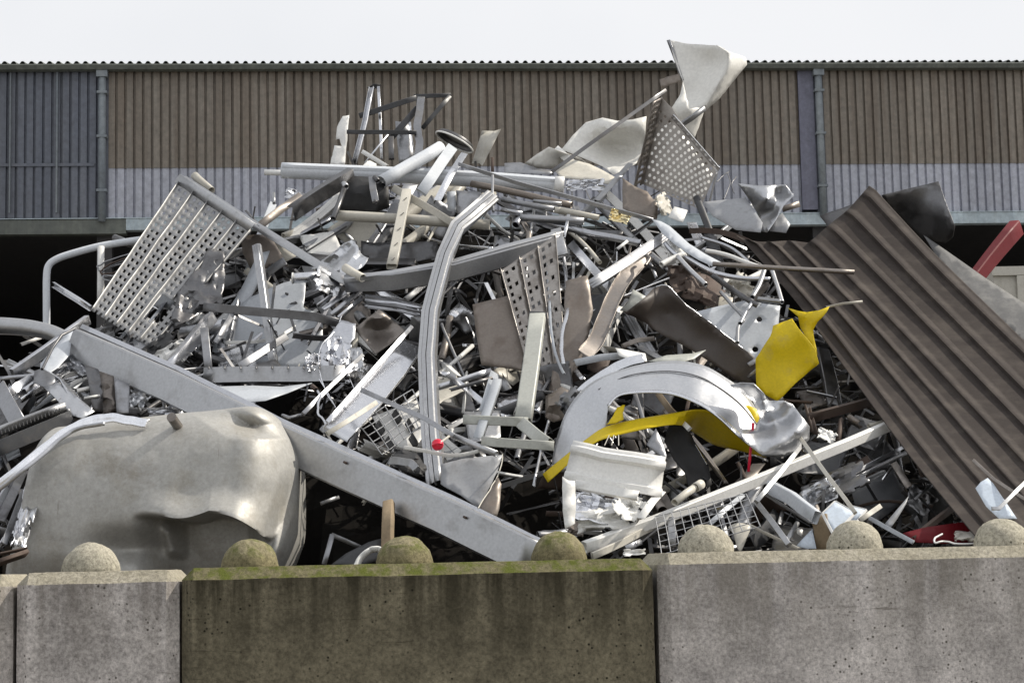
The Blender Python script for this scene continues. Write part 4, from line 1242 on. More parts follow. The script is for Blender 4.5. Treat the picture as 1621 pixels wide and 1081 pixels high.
for i, (a, b, w_, m, l) in enumerate([
    ((0, 935), (300, 905), 6, 'aluminium', 'thin silver strip just left of the grey crushed box'),
    ((10, 1040), (180, 930), 13, 'aluminium', 'wide silver strip at the left edge below the thin strip'),
    ((40, 1075), (250, 920), 8, 'dull_aluminium', 'dull strip parallel under the wide silver strip'),
    ((150, 1010), (420, 810), 10, 'aluminium', 'silver channel rising to the head of the box girder'),
    ((120, 1060), (400, 880), 7, 'bright_aluminium', 'bright strip below the silver channel on the left'),
    ((350, 945), (500, 910), 5, 'bright_aluminium', 'short bright bar right of the grey crushed box'),
    ((440, 1010), (560, 985), 5, 'white_paint', 'short white bar above the tank on the left'),
    ((480, 1050), (570, 1035), 5, 'white_paint', 'second short white bar just above the tank'),
    ((200, 1075), (330, 960), 9, 'dull_aluminium', 'dark strip running into the crushed clear box')]):
    bar('strip', 'strip', l, 'B1', [a, b], w_, ['L', 'U', 'C'][i % 3], m, off=-.3 - .02 * (i % 4), roll=-20 + 13 * i, wob=.8)
th = Thing('crushed_box', 'box', 'grey crushed sheet metal box left of the box girder')
for nm, o, m in (('front', [(195, 890), (240, 875), (335, 930), (300, 965), (255, 985), (190, 955)], 'dull_aluminium'), ('side', [(240, 873, .1), (345, 925, .15), (470, 1050, .2), (420, 1075, .0), (340, 935)], 'aluminium')):
    sheet(nm, None, None, 'B1', o, m, off=-.55, t=th, lean=.6)
th.done()
sheet('clear_sheet', 'sheet', 'shiny crushed sheet below the grey crushed box', 'B1', [(250, 985), (330, 955), (440, 1035), (540, 1120), (470, 1160), (400, 1140), (330, 1060)], 'foil', off=-.5, lean=.6, amp=.05, crease=1)
sheet('metal_sheet', 'sheet', 'dark folded sheet hanging under the upper box girder', 'B1', [(480, 850), (560, 880), (600, 950), (580, 1120), (530, 1120), (510, 980)], 'dark_metal', off=-.4, lean=.4, amp=.05, crease=1)
sheet('metal_sheet', 'sheet', 'brownish reflecting sheet below the upper box girder', 'B1', [(565, 890), (650, 920), (665, 1130), (590, 1130), (580, 980)], 'brown_aluminium', off=-.38, lean=.3, amp=.05, crease=1)
sheet('metal_sheet', 'sheet', 'flat grey sheet below the box girder above the tank', 'B1', [(650, 925), (740, 965), (735, 1130), (665, 1130)], 'dull_aluminium', off=-.4, lean=.3, amp=.02)
crumple('crumpled_foil', 'foil', 'silver crumple between flat grey sheet and the box girder', 'B1', (790, 1040), 30, 34, 'foil', -.35, 30, .12, 21)
crumple('crumpled_foil', 'foil', 'fluted silver scrap just above the tank plug', 'C1', (890, 178), 62, 22, 'aluminium', -.35, -8, .12, 22)
crumple('crumpled_foil', 'foil', 'small bright crumple left of the golden sheet', 'B1', (440, 870), 32, 22, 'aluminium', -.4, 30, .12, 23)
sheet('crinkled_film', 'sheet', 'large crinkled silver film beside the right edge of the left tray', 'B1',
      [(1010, 440), (1100, 330), (1190, 190), (1275, 205), (1282, 350), (1270, 500), (1170, 540), (1090, 590), (1000, 640), (905, 700), (890, 740), (960, 620), (1000, 520)], 'dark_metal', off=-.3, lean=.6, amp=.06, freq=2.0, crease=1.2, jag=.8, step=5, smooth=40)
sheet('metal_sheet', 'sheet', 'brown sheet with cut corner beside the long angle bar', 'X', [(381, 374), (405, 371), (430, 372), (446, 400), (456, 421), (420, 425), (396, 425), (384, 400)], 'brown_sheet', off=-.15, lean=.1, amp=.01)
sheet('metal_sheet', 'sheet', 'cream triangular sheet under the long angle bar', 'B2', [(178, 128), (250, 170), (335, 228), (262, 268), (235, 220)], 'cream_paint', off=-.35, lean=.3, amp=.01)
sheet('metal_plate', 'plate', 'large smooth blue grey plate behind the dark flat bar', 'X', [(336, 556), (350, 505), (396, 470), (430, 455), (470, 440), (484, 446), (480, 486), (510, 500), (514, 560), (478, 582), (430, 584), (350, 562)], 'pale_paint', off=.12, lean=.45, amp=.01, jag=.4)
bar('aluminium_post', 'post', 'silver upright post with dark seam left of the blue grey plate', 'X', [(405, 387), (418, 480), (433, 579)], 12, 'rail', 'galvanised', off=-.35, lean=.3, roll=20)
bar('flat_bar', 'flat bar', 'dark green grey flat bar lying level across the blue grey plate', 'X', [(322, 486), (380, 491), (500, 502), (537, 512)], 14, 'box', 'dark_metal', off=-.5, h=.4, lean=.3)
bar('angle_bar', 'angle bar', 'bright edged angle bar leaning under the dark flat bar', 'B1', [(975, 880), (1100, 730), (1225, 580)], 17, 'L', 'aluminium', off=-.35, roll=25)
bar('steel_post', 'post', 'short grey upright post right of the bright edged angle bar', 'B1', [(1165, 650), (1190, 890)], 13, 'box', 'dull_aluminium', off=-.25, lean=.2)
bar('strip', 'strip', 'thin grey strip beside the short grey post', 'B1', [(1230, 730), (1325, 570)], 8, 'L', 'dull_aluminium', off=-.2)
bar('box_section', 'box section', 'grey tube leaning at the foot of the blue grey plate', 'B2', [(-10, 870), (130, 780), (262, 695)], 12, 'box', 'dull_aluminium', off=-.15)
for nm, p, w_, lab, o_ in (('formed_channel', [(322, 594), (400, 592), (475, 592), (546, 590)], 25, 'pale blue formed channel with notched lip lying level', -.42),):
    th = Thing(nm, 'channel', lab)
    bar('channel_body', None, None, 'X', p, w_, 'U', 'galvanised', off=o_, t=th, h=.4, roll=-22, lean=.2)
    for i in range(9):
        x = 330 + i * 25
        bar('notch_fin', None, None, 'X', [(x, 584), (x + 1, 578)], 2.5, 'flat', 'dark_metal', off=o_ - .1, t=th, wob=0)
    th.done()
sheet('metal_sheet', 'sheet', 'pale blue pointed sheet below the notched channel', 'X', [(330, 612), (400, 610), (445, 612), (494, 606), (455, 622), (420, 634), (370, 638), (335, 634)], 'pale_paint', off=-.4, lean=1.3, amp=.02)
crumple('crumpled_sheet', 'sheet', 'white crumpled sheet behind the box girder near the angle bar', 'B1', (985, 800), 52, 34, 'white_paint', -.2, -30, .14, 41)
crumple('crumpled_sheet', 'sheet', 'black torn rubber scrap beside the left tray foot', 'B1', (900, 760), 60, 28, 'black_rubber', -.1, -35, .12, 42)
th = Thing('slotted_tray', 'tray', 'dark slotted cable tray at the left edge above the chrome trim')
bar('slotted_edge', None, None, 'C1', [(-40, 300), (150, 225), (352, 148)], 13, 'L', 'galvanised', off=-.5, t=th, roll=15)
bar('tray_side', None, None, 'C1', [(-40, 385), (160, 300), (385, 205)], 24, 'box', 'dark_paint', off=-.46, t=th, roll=10, h=.12)
for i in range(18):
    x, y = -10 + i * 19.5, 292 - i * 7.6
    bar('slot', None, None, 'C1', [(x, y + 12), (x - 2, y - 8)], 2.0, 'flat', 'black_rubber', off=-.58, t=th, wob=0)
th.done()
bar('chrome_trim', 'trim', 'bright chrome trim curving over the tank at left', 'C1', [(-40, 590, .1), (100, 480), (220, 380), (330, 295), (430, 240), (520, 212), (600, 205), (690, 218), (785, 236)], 12, 'rail', 'bright_aluminium', off=-1.3, h=.5, smooth=True, roll=-15, lean=.4)
bar('chrome_trim', 'trim', 'thin second trim strip under the bright chrome trim', 'C1', [(-40, 620, .1), (110, 500), (230, 405), (330, 315), (430, 262), (560, 240)], 6, 'L', 'aluminium', off=-1.25, smooth=True, roll=-15, lean=.4)
bar('plank', 'plank', 'grey flat metal plank leaning at the left edge', 'C1', [(-10, 40), (100, 240)], 26, 'box', 'dull_aluminium', off=-.45, h=.15, roll=20)
crumple('crumpled_foil', 'foil', 'jagged silver strip hanging at the left end of the tank', 'C1', (180, 590), 26, 90, 'foil', -.55, 18, .12, 51)
crumple('crumpled_foil', 'foil', 'long jagged silver strip between tank and lower left slotted block', 'C1', (125, 790), 26, 70, 'aluminium', -.45, 14, .12, 52)
for i, (a, b, w_, m, l) in enumerate([((0, 760), (120, 500), 14, 'dark_metal', 'dark upright strip left of the tank'), ((20, 880), (130, 600), 10, 'dull_aluminium', 'grey upright strip left of the tank'),
      ((-20, 700), (90, 520), 18, 'grey_paint', 'wide grey strip at the left edge under the chrome trim'), ((-10, 900), (40, 820), 6, 'bright_aluminium', 'short bright strip in the lower left corner of the heap'),
      ((0, 935), (145, 905), 8, 'rust', 'flat brown bar lying on the heap foot left of the tank'), ((-20, 985), (140, 930), 22, 'rust', 'brown plank at the heap foot above the short concrete block')]):
    bar('strip', 'strip', l, 'C1', [a, b], w_, 'box', m, off=-.3, h=.3, roll=15 * i)

# ------------------------------------------------------------------ centre
sheet('metal_sheet', 'sheet', 'dark dented sheet with bright upper edge behind the white slotted post', 'B2', [(690, 148), (760, 160), (860, 158), (990, 155), (1125, 152), (1130, 240), (1000, 270), (900, 300), (790, 290), (690, 230)], 'dark_metal', off=-.1, lean=.2, amp=.05, crease=.6)
crumple('crumpled_foil', 'foil', 'large silver crumple beside the dark dented sheet', 'B2', (590, 270), 64, 44, 'foil', -.3, -40, .18, 61)
crumple('crumpled_foil', 'foil', 'silver crumple at the left end of the channel beam', 'B2', (510, 380), 44, 36, 'foil', -.5, 20, .14, 62)
th = Thing('canister', 'canister', 'small bright dented canister below the cream triangular sheet')
bar('canister_body', None, None, 'B2', [(300, 362), (375, 358), (440, 352)], 17, 'round', 'bright_aluminium', off=-.5, t=th, wob=.8, th=.002)
bar('lid', None, None, 'B2', [(296, 362), (304, 362)], 18.5, 'round', 'white_paint', off=-.5, t=th, wob=0)
th.done()
bar('pipe_stub', 'pipe', 'cream pipe stub with open end above the channel beam', 'B2', [(598, 302), (645, 330), (700, 362)], 14, 'round', 'cream_paint', off=-.7)
for i in range(9):
    a = (700 + 14 * (i % 3), 455 + i * 9); b = (1060 + random.uniform(-60, 20), 520 + i * 7 + random.uniform(-12, 12))
    bar('thin_strip', 'strip', 'thin dark silver strip fanning out under the channel beam', 'B2', [a, ((a[0] + b[0]) / 2, (a[1] + b[1]) / 2 - 10), b], 3.5, 'L', ['dark_metal', 'aluminium', 'dull_aluminium'][i % 3], off=-.4 - .02 * i, roll=20 * i, group='thin strips fanning out under the channel beam')
for i, (a, b) in enumerate([((475, 540), (640, 420)), ((520, 570), (690, 430)), ((560, 590), (700, 470)), ((440, 520), (560, 430))]):
    bar('glassy_strip', 'strip', 'pale glassy strip in the bunch below the left beam end', 'B2', [a, b], 8, 'flat', 'aluminium', off=-.35 - .03 * i, roll=20 * i - 20, group='pale glassy strips below the left beam end')
sheet('metal_sheet', 'sheet', 'brownish square sheet with pinched corner left of the tall rail', 'B2', [(652, 652, -.05), (725, 590, -.1), (792, 538, -.12), (870, 600, -.05), (945, 662), (860, 735), (772, 795), (710, 720)], 'brown_aluminium', off=-.4, lean=.4, amp=.015, inner=[(790, 650, .04), (800, 590, -.12)], step=6)
th = Thing('sheet_chute', 'chute', 'bright aluminium trough lying diagonally left of the tall rail')
bar('trough', None, None, 'X', [(652, 545, .05), (620, 590), (580, 637, -.05), (530, 690, -.1)], 43, 'C', 'bright_aluminium', off=-.62, t=th, h=.18, roll=18, wob=.3)
bar('lip', None, None, 'X', [(652, 517, .0), (600, 575), (518, 668, -.1)], 7, 'box', 'aluminium', off=-.82, t=th, h=.4, wob=.3)
th.done()
sheet('metal_sheet', 'sheet', 'curled silver sheet with wire edge left of the trough', 'B2', [(575, 600), (660, 620), (655, 700), (600, 765), (590, 870), (520, 900), (458, 905), (452, 760), (500, 700)], 'aluminium', off=-.35, lean=.3, amp=.06, crease=.8, jag=.4, step=6)
bar('wire', 'wire', 'bright wire edging the curled silver sheet', 'B2', [(578, 578), (545, 660), (470, 735), (450, 810), (455, 900), (490, 1010), (535, 1081)], 1.6, 'round', 'bright_aluminium', off=-.5, smooth=True, th=0)
for i, (c, w_, h_, m) in enumerate([((640, 820), 36, 40, 'foil'), ((560, 780), 34, 40, 'aluminium'), ((680, 900), 30, 34, 'foil'), ((420, 840), 26, 24, 'bright_aluminium')]):
    crumple('crumpled_foil', 'foil', ['shiny crumple just left of the trough', 'grey crumple on the curled silver sheet', 'shiny crumple under the upper edge of the trough', 'small white crumple at the right end of the blue grey plate'][i], 'B2', c, w_, h_, m, -.45, 25 * i, .13, 70 + i)
bar('angle_bar', 'angle bar', 'grey bar slanting down in front of the curled silver sheet', 'X', [(574, 562), (530, 605), (480, 655)], 7, 'box', 'dull_aluminium', off=-.6)
for i, p in enumerate([[(355, 0), (400, 70), (445, 155)], [(520, 0), (545, 60), (560, 100)]]):
    bar('wire', 'wire', ['straight thin wire left of the trough foot', 'short thin wire above the trough foot'][i], 'C2', p, 1.6, 'round', 'bright_aluminium', off=-.5, th=0)
th = Thing('twisted_pipe', 'pipe', 'thin twisted pipe with brass end at the trough foot')
bar('pipe_body', None, None, 'C2', [(338, 52), (362, 95), (348, 150), (355, 195), (385, 225), (392, 262)], 4, 'round', 'bright_aluminium', off=-.62, t=th, smooth=True, th=0)
bar('end_fitting', None, None, 'C2', [(318, 38), (340, 58)], 8, 'round', 'rust', off=-.62, t=th, wob=0)
bar('clamp', None, None, 'C2', [(372, 262), (398, 285)], 10, 'box', 'dull_aluminium', off=-.62, t=th, wob=0)
th.done()
bar('hose', 'hose', 'short grey hose at the foot of the slanting grey bar', 'C2', [(160, 195), (200, 205), (262, 192)], 6, 'round', 'dull_aluminium', off=-.5, smooth=True)
bar('flat_bar', 'flat bar', 'short grey bar lying on the foot of the trough', 'C2', [(398, 292), (520, 215), (662, 125)], 8, 'box', 'cream_paint', off=-1.0, h=.5)
th = Thing('flat_bar', 'flat bar', 'long bent grey bar with tube end crossing in front of the tall rail')
bar('bar_body', None, None, 'C2', [(582, 58), (750, 135), (925, 212), (1000, 260), (1075, 305)], 8, 'box', 'dull_aluminium', off=-.95, h=.5, t=th)
bar('tube_end', None, None, 'C2', [(1065, 300), (1180, 348), (1305, 400)], 10, 'round', 'galvanised', off=-.9, t=th)
th.done()
def mesh_panel(label, tile, quad, nu, nv, r, mat, off, lean, warp=0.0, name='wire_mesh'):
    th = Thing(name, 'wire mesh', label)
    q = tp(tile, quad)
    cx, cy = np.mean([p[0] for p in q]), np.mean([p[1] for p in q])
    def pt(u, v):
        x = (q[0][0] * (1 - u) + q[1][0] * u) * (1 - v) + (q[3][0] * (1 - u) + q[2][0] * u) * v
        y = (q[0][1] * (1 - u) + q[1][1] * u) * (1 - v) + (q[3][1] * (1 - u) + q[2][1] * u) * v
        x += warp * math.sin(v * 3 + u); y += warp * math.sin(u * 4 + 1)
        return P(x, y, dep(cx, cy) + lean * (dep(x, y) - dep(cx, cy)) + off)
    c5, _ = profile('round', r * 2, r * 2)
    c5 = c5[::2]
    for nm, N, fn in (('long_wire', nv, lambda k, s: pt(s, k / nv)), ('cross_wire', nu, lambda k, s: pt(k / nu, s))):
        for k in range(N + 1):
            V, F = sweep_geo([fn(k, i / 8) + Vector((0, -r * (1.8 if nm == 'cross_wire' else 0), 0)) for i in range(9)], c5, True)
            th.add(mesh_obj(nm, V, F, mat, 0))
    th.done()
mesh_panel('diagonal wire mesh with wide openings right of the trough', 'C2', [(560, 230), (850, 60), (930, 240), (690, 400)], 6, 5, .0035, 'galvanised', -.5, .7, 1.5)
sheet('metal_plate', 'plate', 'white plate shining through the wide diagonal mesh', 'C2', [(640, 200), (880, 110), (915, 300), (860, 380), (720, 350)], 'white_paint', off=-.2, lean=.9)
for i, c in enumerate([(680, 260), (730, 345), (770, 200), (840, 250), (860, 330)]):
    sheet('black_patch', 'pad', 'black square patch lying behind the wide diagonal mesh', 'C2', [(c[0] - 28, c[1] - 10), (c[0] - 5, c[1] - 45), (c[0] + 30, c[1] + 12), (c[0] + 6, c[1] + 45)], 'black_rubber', off=-.26, lean=.9, amp=.004, group='black patches behind the wide diagonal mesh')  # plain black squares behind the mesh openings
th = Thing('red_cap', 'cap', 'round bright red plastic cap on a rod in front of the tall rail')
bar('cap_disc', None, None, 'C2', [(988, 346, -.012), (990, 358, .012)], 18, 'round', 'red_plastic', off=-1.05, t=th, wob=0, h=1)
Vc = []; c0 = P(692.6, 703.5, dep(692, 703) - 1.06)
for k, (r_, y_) in enumerate(((.002, -.014), (.022, -.012), (.034, -.004), (.036, .012))):
    for i in range(24): Vc.append(c0 + Vector((r_ * math.cos(i * math.tau / 24), y_, r_ * math.sin(i * math.tau / 24))))
th.add(mesh_obj('cap_face', Vc, [(k * 24 + i, k * 24 + (i + 1) % 24, k * 24 + 24 + (i + 1) % 24, k * 24 + 24 + i) for k in range(3) for i in range(24)], 'red_plastic', 0, 60))
bar('rod', None, None, 'C2', [(975, 366), (1010, 335), (1050, 305)], 4, 'round', 'cream_paint', off=-1.0, t=th, wob=0)
th.done()
bar('flat_strap', 'strap', 'white bent strap below the red cap', 'C2', [(808, 366), (920, 385), (1035, 408), (1120, 405), (1210, 385)], 5, 'L', 'white_paint', off=-.85, smooth=True)
bar('bracket', 'bracket', 'cast grey bracket on black rubber below the wide mesh', 'C2', [(728, 432), (800, 440), (845, 450), (872, 478)], 10, 'U', 'galvanised', off=-.75, smooth=True)
crumple('rubber_scrap', 'rubber', 'black ribbed rubber lump under the cast bracket', 'C2', (840, 440), 64, 36, 'black_rubber', -.5, 15, .14, 81)
sheet('metal_sheet', 'sheet', 'smooth grey sheet with torn wire edge right of the tall rail foot', 'C2', [(1005, 455), (1120, 425), (1240, 412), (1335, 405), (1310, 490), (1262, 585), (1205, 690), (1120, 625), (1005, 560)], 'grey_paint', off=-.5, lean=.3, amp=.015, jag=.3)
bar('wire', 'wire', 'torn wire edge along the smooth grey sheet', 'C2', [(1335, 402), (1325, 480), (1285, 560), (1262, 600), (1205, 690)], 1.8, 'round', 'cream_paint', off=-.62, smooth=True, th=0)
sheet('metal_sheet', 'sheet', 'beige shaded sheet hanging below the torn wire edge', 'C2', [(1262, 600), (1310, 520), (1330, 560), (1320, 690), (1300, 750), (1205, 700)], 'brown_sheet', off=-.45, lean=.3)
th = Thing('broken_window', 'window frame', 'broken aluminium window frame right of the tall rail')
for i, (a, b, w_, m) in enumerate([((1125, 985), (1435, 890), 9, 'aluminium'), ((1120, 905), (1190, 915), 9, 'bright_aluminium'), ((1185, 912), (1400, 1085), 9, 'aluminium'), ((1452, 900), (1385, 1130), 15, 'pale_paint'), ((1200, 1000), (1440, 930), 5, 'dark_metal')]):
    bar('frame_bar', None, None, 'B2', [a, b], w_, 'L', m, off=-.55 - .03 * i, t=th, roll=-15)
th.done()
bar('white_upright', 'angle bar', 'pale angle bar standing behind the cream grey frame', 'C2', [(1308, 0), (1255, 160), (1200, 315)], 13, 'L', 'pale_paint', off=-.72, roll=15)
th = Thing('bent_support', 'support', 'cream grey welded support with upright leg and square foot')
bar('upright', None, None, 'X', [(851, 501, .1), (840, 585), (828, 668, -.1)], 26, 'box', 'green_grey_paint', off=-.75, t=th, h=.6, roll=12, wob=.1, lean=.4)
bar('foot_bar', None, None, 'X', [(733, 664), (782, 666), (836, 668)], 15, 'box', 'green_grey_paint', off=-.7, t=th, wob=.1, lean=.4)
bar('foot_bar', None, None, 'X', [(762, 698), (815, 702), (877, 706)], 15, 'box', 'green_grey_paint', off=-.95, t=th, wob=.1, lean=.4)
bar('foot_bar', None, None, 'X', [(826, 670, .05), (850, 690), (868, 703, -.05)], 20, 'box', 'green_grey_paint', off=-.83, t=th, wob=.1, lean=.4)
bar('end_cap', None, None, 'X', [(851, 500), (850, 504)], 27, 'box', 'dark_paint', off=-.64, t=th, h=.6, roll=12, wob=0)
th.done()
bar('wood_post', 'post', 'mossy wooden post standing behind the mossy block', 'C2', [(728, 660, .1), (722, 800), (716, 1010)], 17, 'box', 'old_wood', off=-.22, h=.8, roll=25, lean=.1)
bar('hoop', 'hoop', 'white plastic hoop beside the mossy wooden post', 'C2', [(545, 1010), (575, 955), (615, 920), (650, 905), (690, 915), (705, 960)], 11, 'flat', 'white_paint', off=-.15, smooth=True, roll=40, th=.01, lean=.2)
th = Thing('thin_bracket', 'bracket', 'thin grey bent bracket in the dark gap right of the tank')
bar('leg', None, None, 'C2', [(425, 830), (380, 990)], 7, 'L', 'dull_aluminium', off=.1, t=th, lean=.2)
bar('arm', None, None, 'C2', [(420, 832), (575, 900)], 6, 'L', 'dull_aluminium', off=.1, t=th, lean=.2)
th.done()
bar('wedge', 'bar', 'short grey bar lying in the dark gap below the box girder', 'C2', [(365, 665), (460, 630)], 6, 'box', 'dull_aluminium', off=.1)
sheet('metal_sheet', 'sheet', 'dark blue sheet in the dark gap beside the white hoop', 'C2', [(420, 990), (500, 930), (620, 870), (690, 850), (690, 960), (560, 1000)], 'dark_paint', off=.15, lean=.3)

# ------------------------------------------------------------------ right of the centre
sheet('metal_sheet', 'sheet', 'brown flat sheet left of the hanging perforated plank', 'X', [(748, 482), (780, 474), (808, 467), (825, 510), (840, 560), (836, 588), (800, 582), (762, 578), (754, 530)], 'brown_sheet', off=-.2, lean=.25, amp=.012)
sheet('metal_sheet', 'sheet', 'brown sheet with lower torn edge right of the perforated plank', 'X', [(895, 445), (930, 436), (939, 490), (930, 540), (915, 580), (890, 615), (878, 660), (862, 650), (880, 560), (893, 500)], 'brown_sheet', off=-.25, lean=.25, amp=.012, jag=.5)
bar('bent_profile', 'profile', 'bent brownish aluminium profile curving down from the twin bar', 'B3', [(882, 232), (800, 310), (735, 390), (680, 500), (635, 610), (590, 720), (520, 800)], 25, 'C', 'brown_aluminium', off=-.5, h=.2, smooth=True, roll=12)
bar('twin_bar', 'bar', 'double grooved grey bar slanting up right of the centre', 'B3', [(550, 402), (770, 262), (985, 118)], 15, 'rail', 'dull_aluminium', off=-.62, h=.5, roll=-20)
bar('flat_bar', 'flat bar', 'light flat bar slanting down behind the double grooved bar', 'B3', [(445, 165), (560, 295), (682, 432)], 13, 'box', 'aluminium', off=-.4, h=.3)
sheet('metal_sheet', 'sheet', 'large dark brown curved sheet right of the centre', 'B3', [(752, 560, -.05), (820, 510, -.1), (870, 470, -.05), (920, 418, .05), (960, 402, .08), (1000, 412, .05), (1060, 470, 0), (1120, 530), (1220, 600), (1310, 672), (1410, 750), (1502, 830), (1495, 985), (1400, 950), (1300, 880), (1180, 800), (1080, 740), (960, 680), (860, 610)],
      'dark_brown', off=-.45, lean=-.05, amp=.008, inner=[(1000, 560, .1), (1200, 720, .05)], rounded=True)
bar('curled_edge', 'trim', 'thin bright rolled edge along the dark brown curved sheet', 'B3', [(930, 412), (965, 402), (1005, 412), (1060, 470), (1120, 530), (1220, 600), (1310, 672), (1410, 750), (1502, 830)], 2.2, 'round', 'aluminium', off=-.55, lean=-.15, smooth=True, th=0)
sheet('metal_sheet', 'sheet', 'green grey dished scrap at the left end of the brown curved sheet', 'B3', [(722, 545), (770, 500), (800, 425), (830, 440), (880, 470), (830, 515), (770, 552)], 'green_grey_paint', off=-.35, lean=.3)
sheet('metal_plate', 'plate', 'pale plate with round black holes left of the yellow plate', 'X', [(1100, 494), (1140, 484), (1178, 476), (1235, 484), (1232, 520), (1205, 575), (1196, 600), (1160, 545), (1120, 520)], 'pale_paint', off=-.22, lean=.3, amp=.025,
      holes=[[(1202 + 4.6 * math.cos(k * math.tau / 10), 505.5 + 4.2 * math.sin(k * math.tau / 10)) for k in range(10)], [(1195.5 + 5.0 * math.cos(k * math.tau / 10), 553 + 4.6 * math.sin(k * math.tau / 10)) for k in range(10)]])
th = Thing('yellow_plate', 'plate', 'yellow painted bent plate standing upright at the right')
sheet('plate_face', None, None, 'B4', [(58, 820, .1), (100, 755, .05), (140, 695, .0), (150, 670), (158, 632), (210, 612), (266, 592, -.05), (300, 645, -.1), (350, 705, -.1), (398, 770, -.1), (418, 848, -.1), (350, 905), (260, 985), (182, 1062, .05), (120, 1030, .1), (62, 978, .12)], 'yellow_paint', off=-.75, lean=.1, amp=.012, t=th, jag=.3)
sheet('folded_top', None, None, 'B4', [(240, 530, .1), (300, 548), (350, 556), (420, 545, -.05), (478, 522, -.1), (445, 575, -.1), (410, 610, -.05), (385, 655, 0), (395, 720), (412, 800, -.06), (392, 765), (345, 700), (312, 640, .05), (300, 580)], 'yellow_paint', off=-.72, lean=.1, amp=.02, t=th, jag=.3)
th.done()
bar('rod', 'rod', 'thin yellowish strip reaching right from the yellow plate top', 'B4', [(462, 528), (560, 508), (668, 496)], 3, 'L', 'cream_paint', off=-.92, lean=.2)
bar('tube', 'tube', 'long thin beige tube with cut end pointing right at the brown sheet', 'X', [(1128, 418), (1240, 425), (1352, 431)], 8, 'round', 'brown_aluminium', off=-1.1, lean=.1, wob=.2)
sheet('blade_sheet', 'sheet', 'pale leaf shaped sheet lying at the upper right of the centre', 'B3', [(908, 25), (960, 38), (1010, 65), (1120, 165), (1215, 225), (1305, 272), (1250, 292), (1170, 255), (1105, 215), (1040, 170), (970, 110)], 'pale_paint', off=-.7, lean=.8, amp=.01)
bar('tube', 'tube', 'curved pale tube behind the double grooved bar', 'B3', [(130, 60), (170, 25), (300, 40), (450, 82), (640, 125), (845, 162)], 12, 'round', 'aluminium', off=-.5, smooth=True)
bar('tube', 'tube', 'short bent tube end at the left of the curved pale tube', 'B3', [(165, 35), (200, 95), (205, 155)], 9, 'round', 'brown_aluminium', off=-.48, smooth=True)
bar('strip', 'strip', 'thin upright strip crossing the curved pale tube', 'B3', [(432, 0), (420, 60), (405, 130)], 5, 'flat', 'aluminium', off=-.65)
bar('strip', 'strip', 'short white strip under the curved pale tube', 'B3', [(712, 196), (770, 150)], 4, 'L', 'white_paint', off=-.6)
for i, (p, w_, m, l) in enumerate([
    ([(985, 165), (1040, 225), (1110, 250), (1250, 325), (1400, 360), (1580, 368)], 8, 'aluminium', 'long bent tube below the leaf shaped sheet'),
    ([(1215, 205), (1330, 228), (1440, 270), (1530, 300)], 7, 'white_paint', 'white bent tube right of the leaf shaped sheet'),
    ([(960, 285), (1015, 255), (1085, 225)], 9, 'white_paint', 'short white tube left of the bent tubes'),
    ([(1055, 240), (1130, 320), (1215, 400)], 8, 'galvanised', 'grey tube slanting down from the short white tube'),
    ([(1300, 440), (1370, 520), (1430, 590), (1400, 640), (1395, 730)], 6, 'galvanised', 'grey tube bending down onto the pale holed plate'),
    ([(1480, 500), (1440, 560), (1410, 620)], 7, 'aluminium', 'tube crossing above the pale holed plate'),
    ([(1550, 310), (1520, 400), (1480, 470)], 8, 'galvanised', 'upright tube right of the bent tube bundle'),
    ([(1510, 480), (1590, 490), (1640, 495)], 8, 'galvanised', 'level tube above the yellow plate'),
    ([(1590, 310), (1620, 400), (1650, 500)], 7, 'galvanised', 'short tube left of the brown roof sheet'),
    ([(1190, 130), (1360, 190), (1490, 300)], 5, 'aluminium', 'thin tube running down toward the brown roof sheet'),
    ([(900, 215), (880, 232), (895, 250), (870, 290)], 5, 'brown_aluminium', 'small hook at the end of the bent brownish profile')]):
    bar('bent_tube', 'tube', l, 'B3', p, w_, 'round', m, off=-.6 - .03 * (i % 4), smooth=True, wob=.2)
bar('flat_bar', 'flat bar', 'dark brown bar running down under the left edge of the brown roof sheet', 'B3', [(1120, 90), (1300, 100), (1470, 160), (1590, 250)], 9, 'box', 'rust', off=-.3, h=.4, smooth=True)
bar('angle_bar', 'angle bar', 'dark bar with bright edge over the pale holed plate', 'B3', [(1250, 345), (1380, 440), (1510, 520)], 8, 'L', 'dark_metal', off=-.65)
crumple('crumpled_sheet', 'sheet', 'dark rusty crumpled sheet below the grey slanting tube', 'B3', (1200, 430), 62, 46, 'rust', -.4, 25, .2, 91)
crumple('crumpled_sheet', 'sheet', 'dark red brown crumpled rag behind the bent tubes', 'B3', (1090, 350), 50, 44, 'rust', -.2, -15, .18, 92)
crumple('crumpled_sheet', 'sheet', 'small beige crumple among the bent tubes', 'B3', (1420, 400), 30, 40, 'cream_paint', -.5, -40, .12, 93)
crumple('crumpled_sheet', 'sheet', 'small white crumple left of the white bent tube', 'B3', (1030, 205), 24, 40, 'white_paint', -.62, -40, .1, 94)

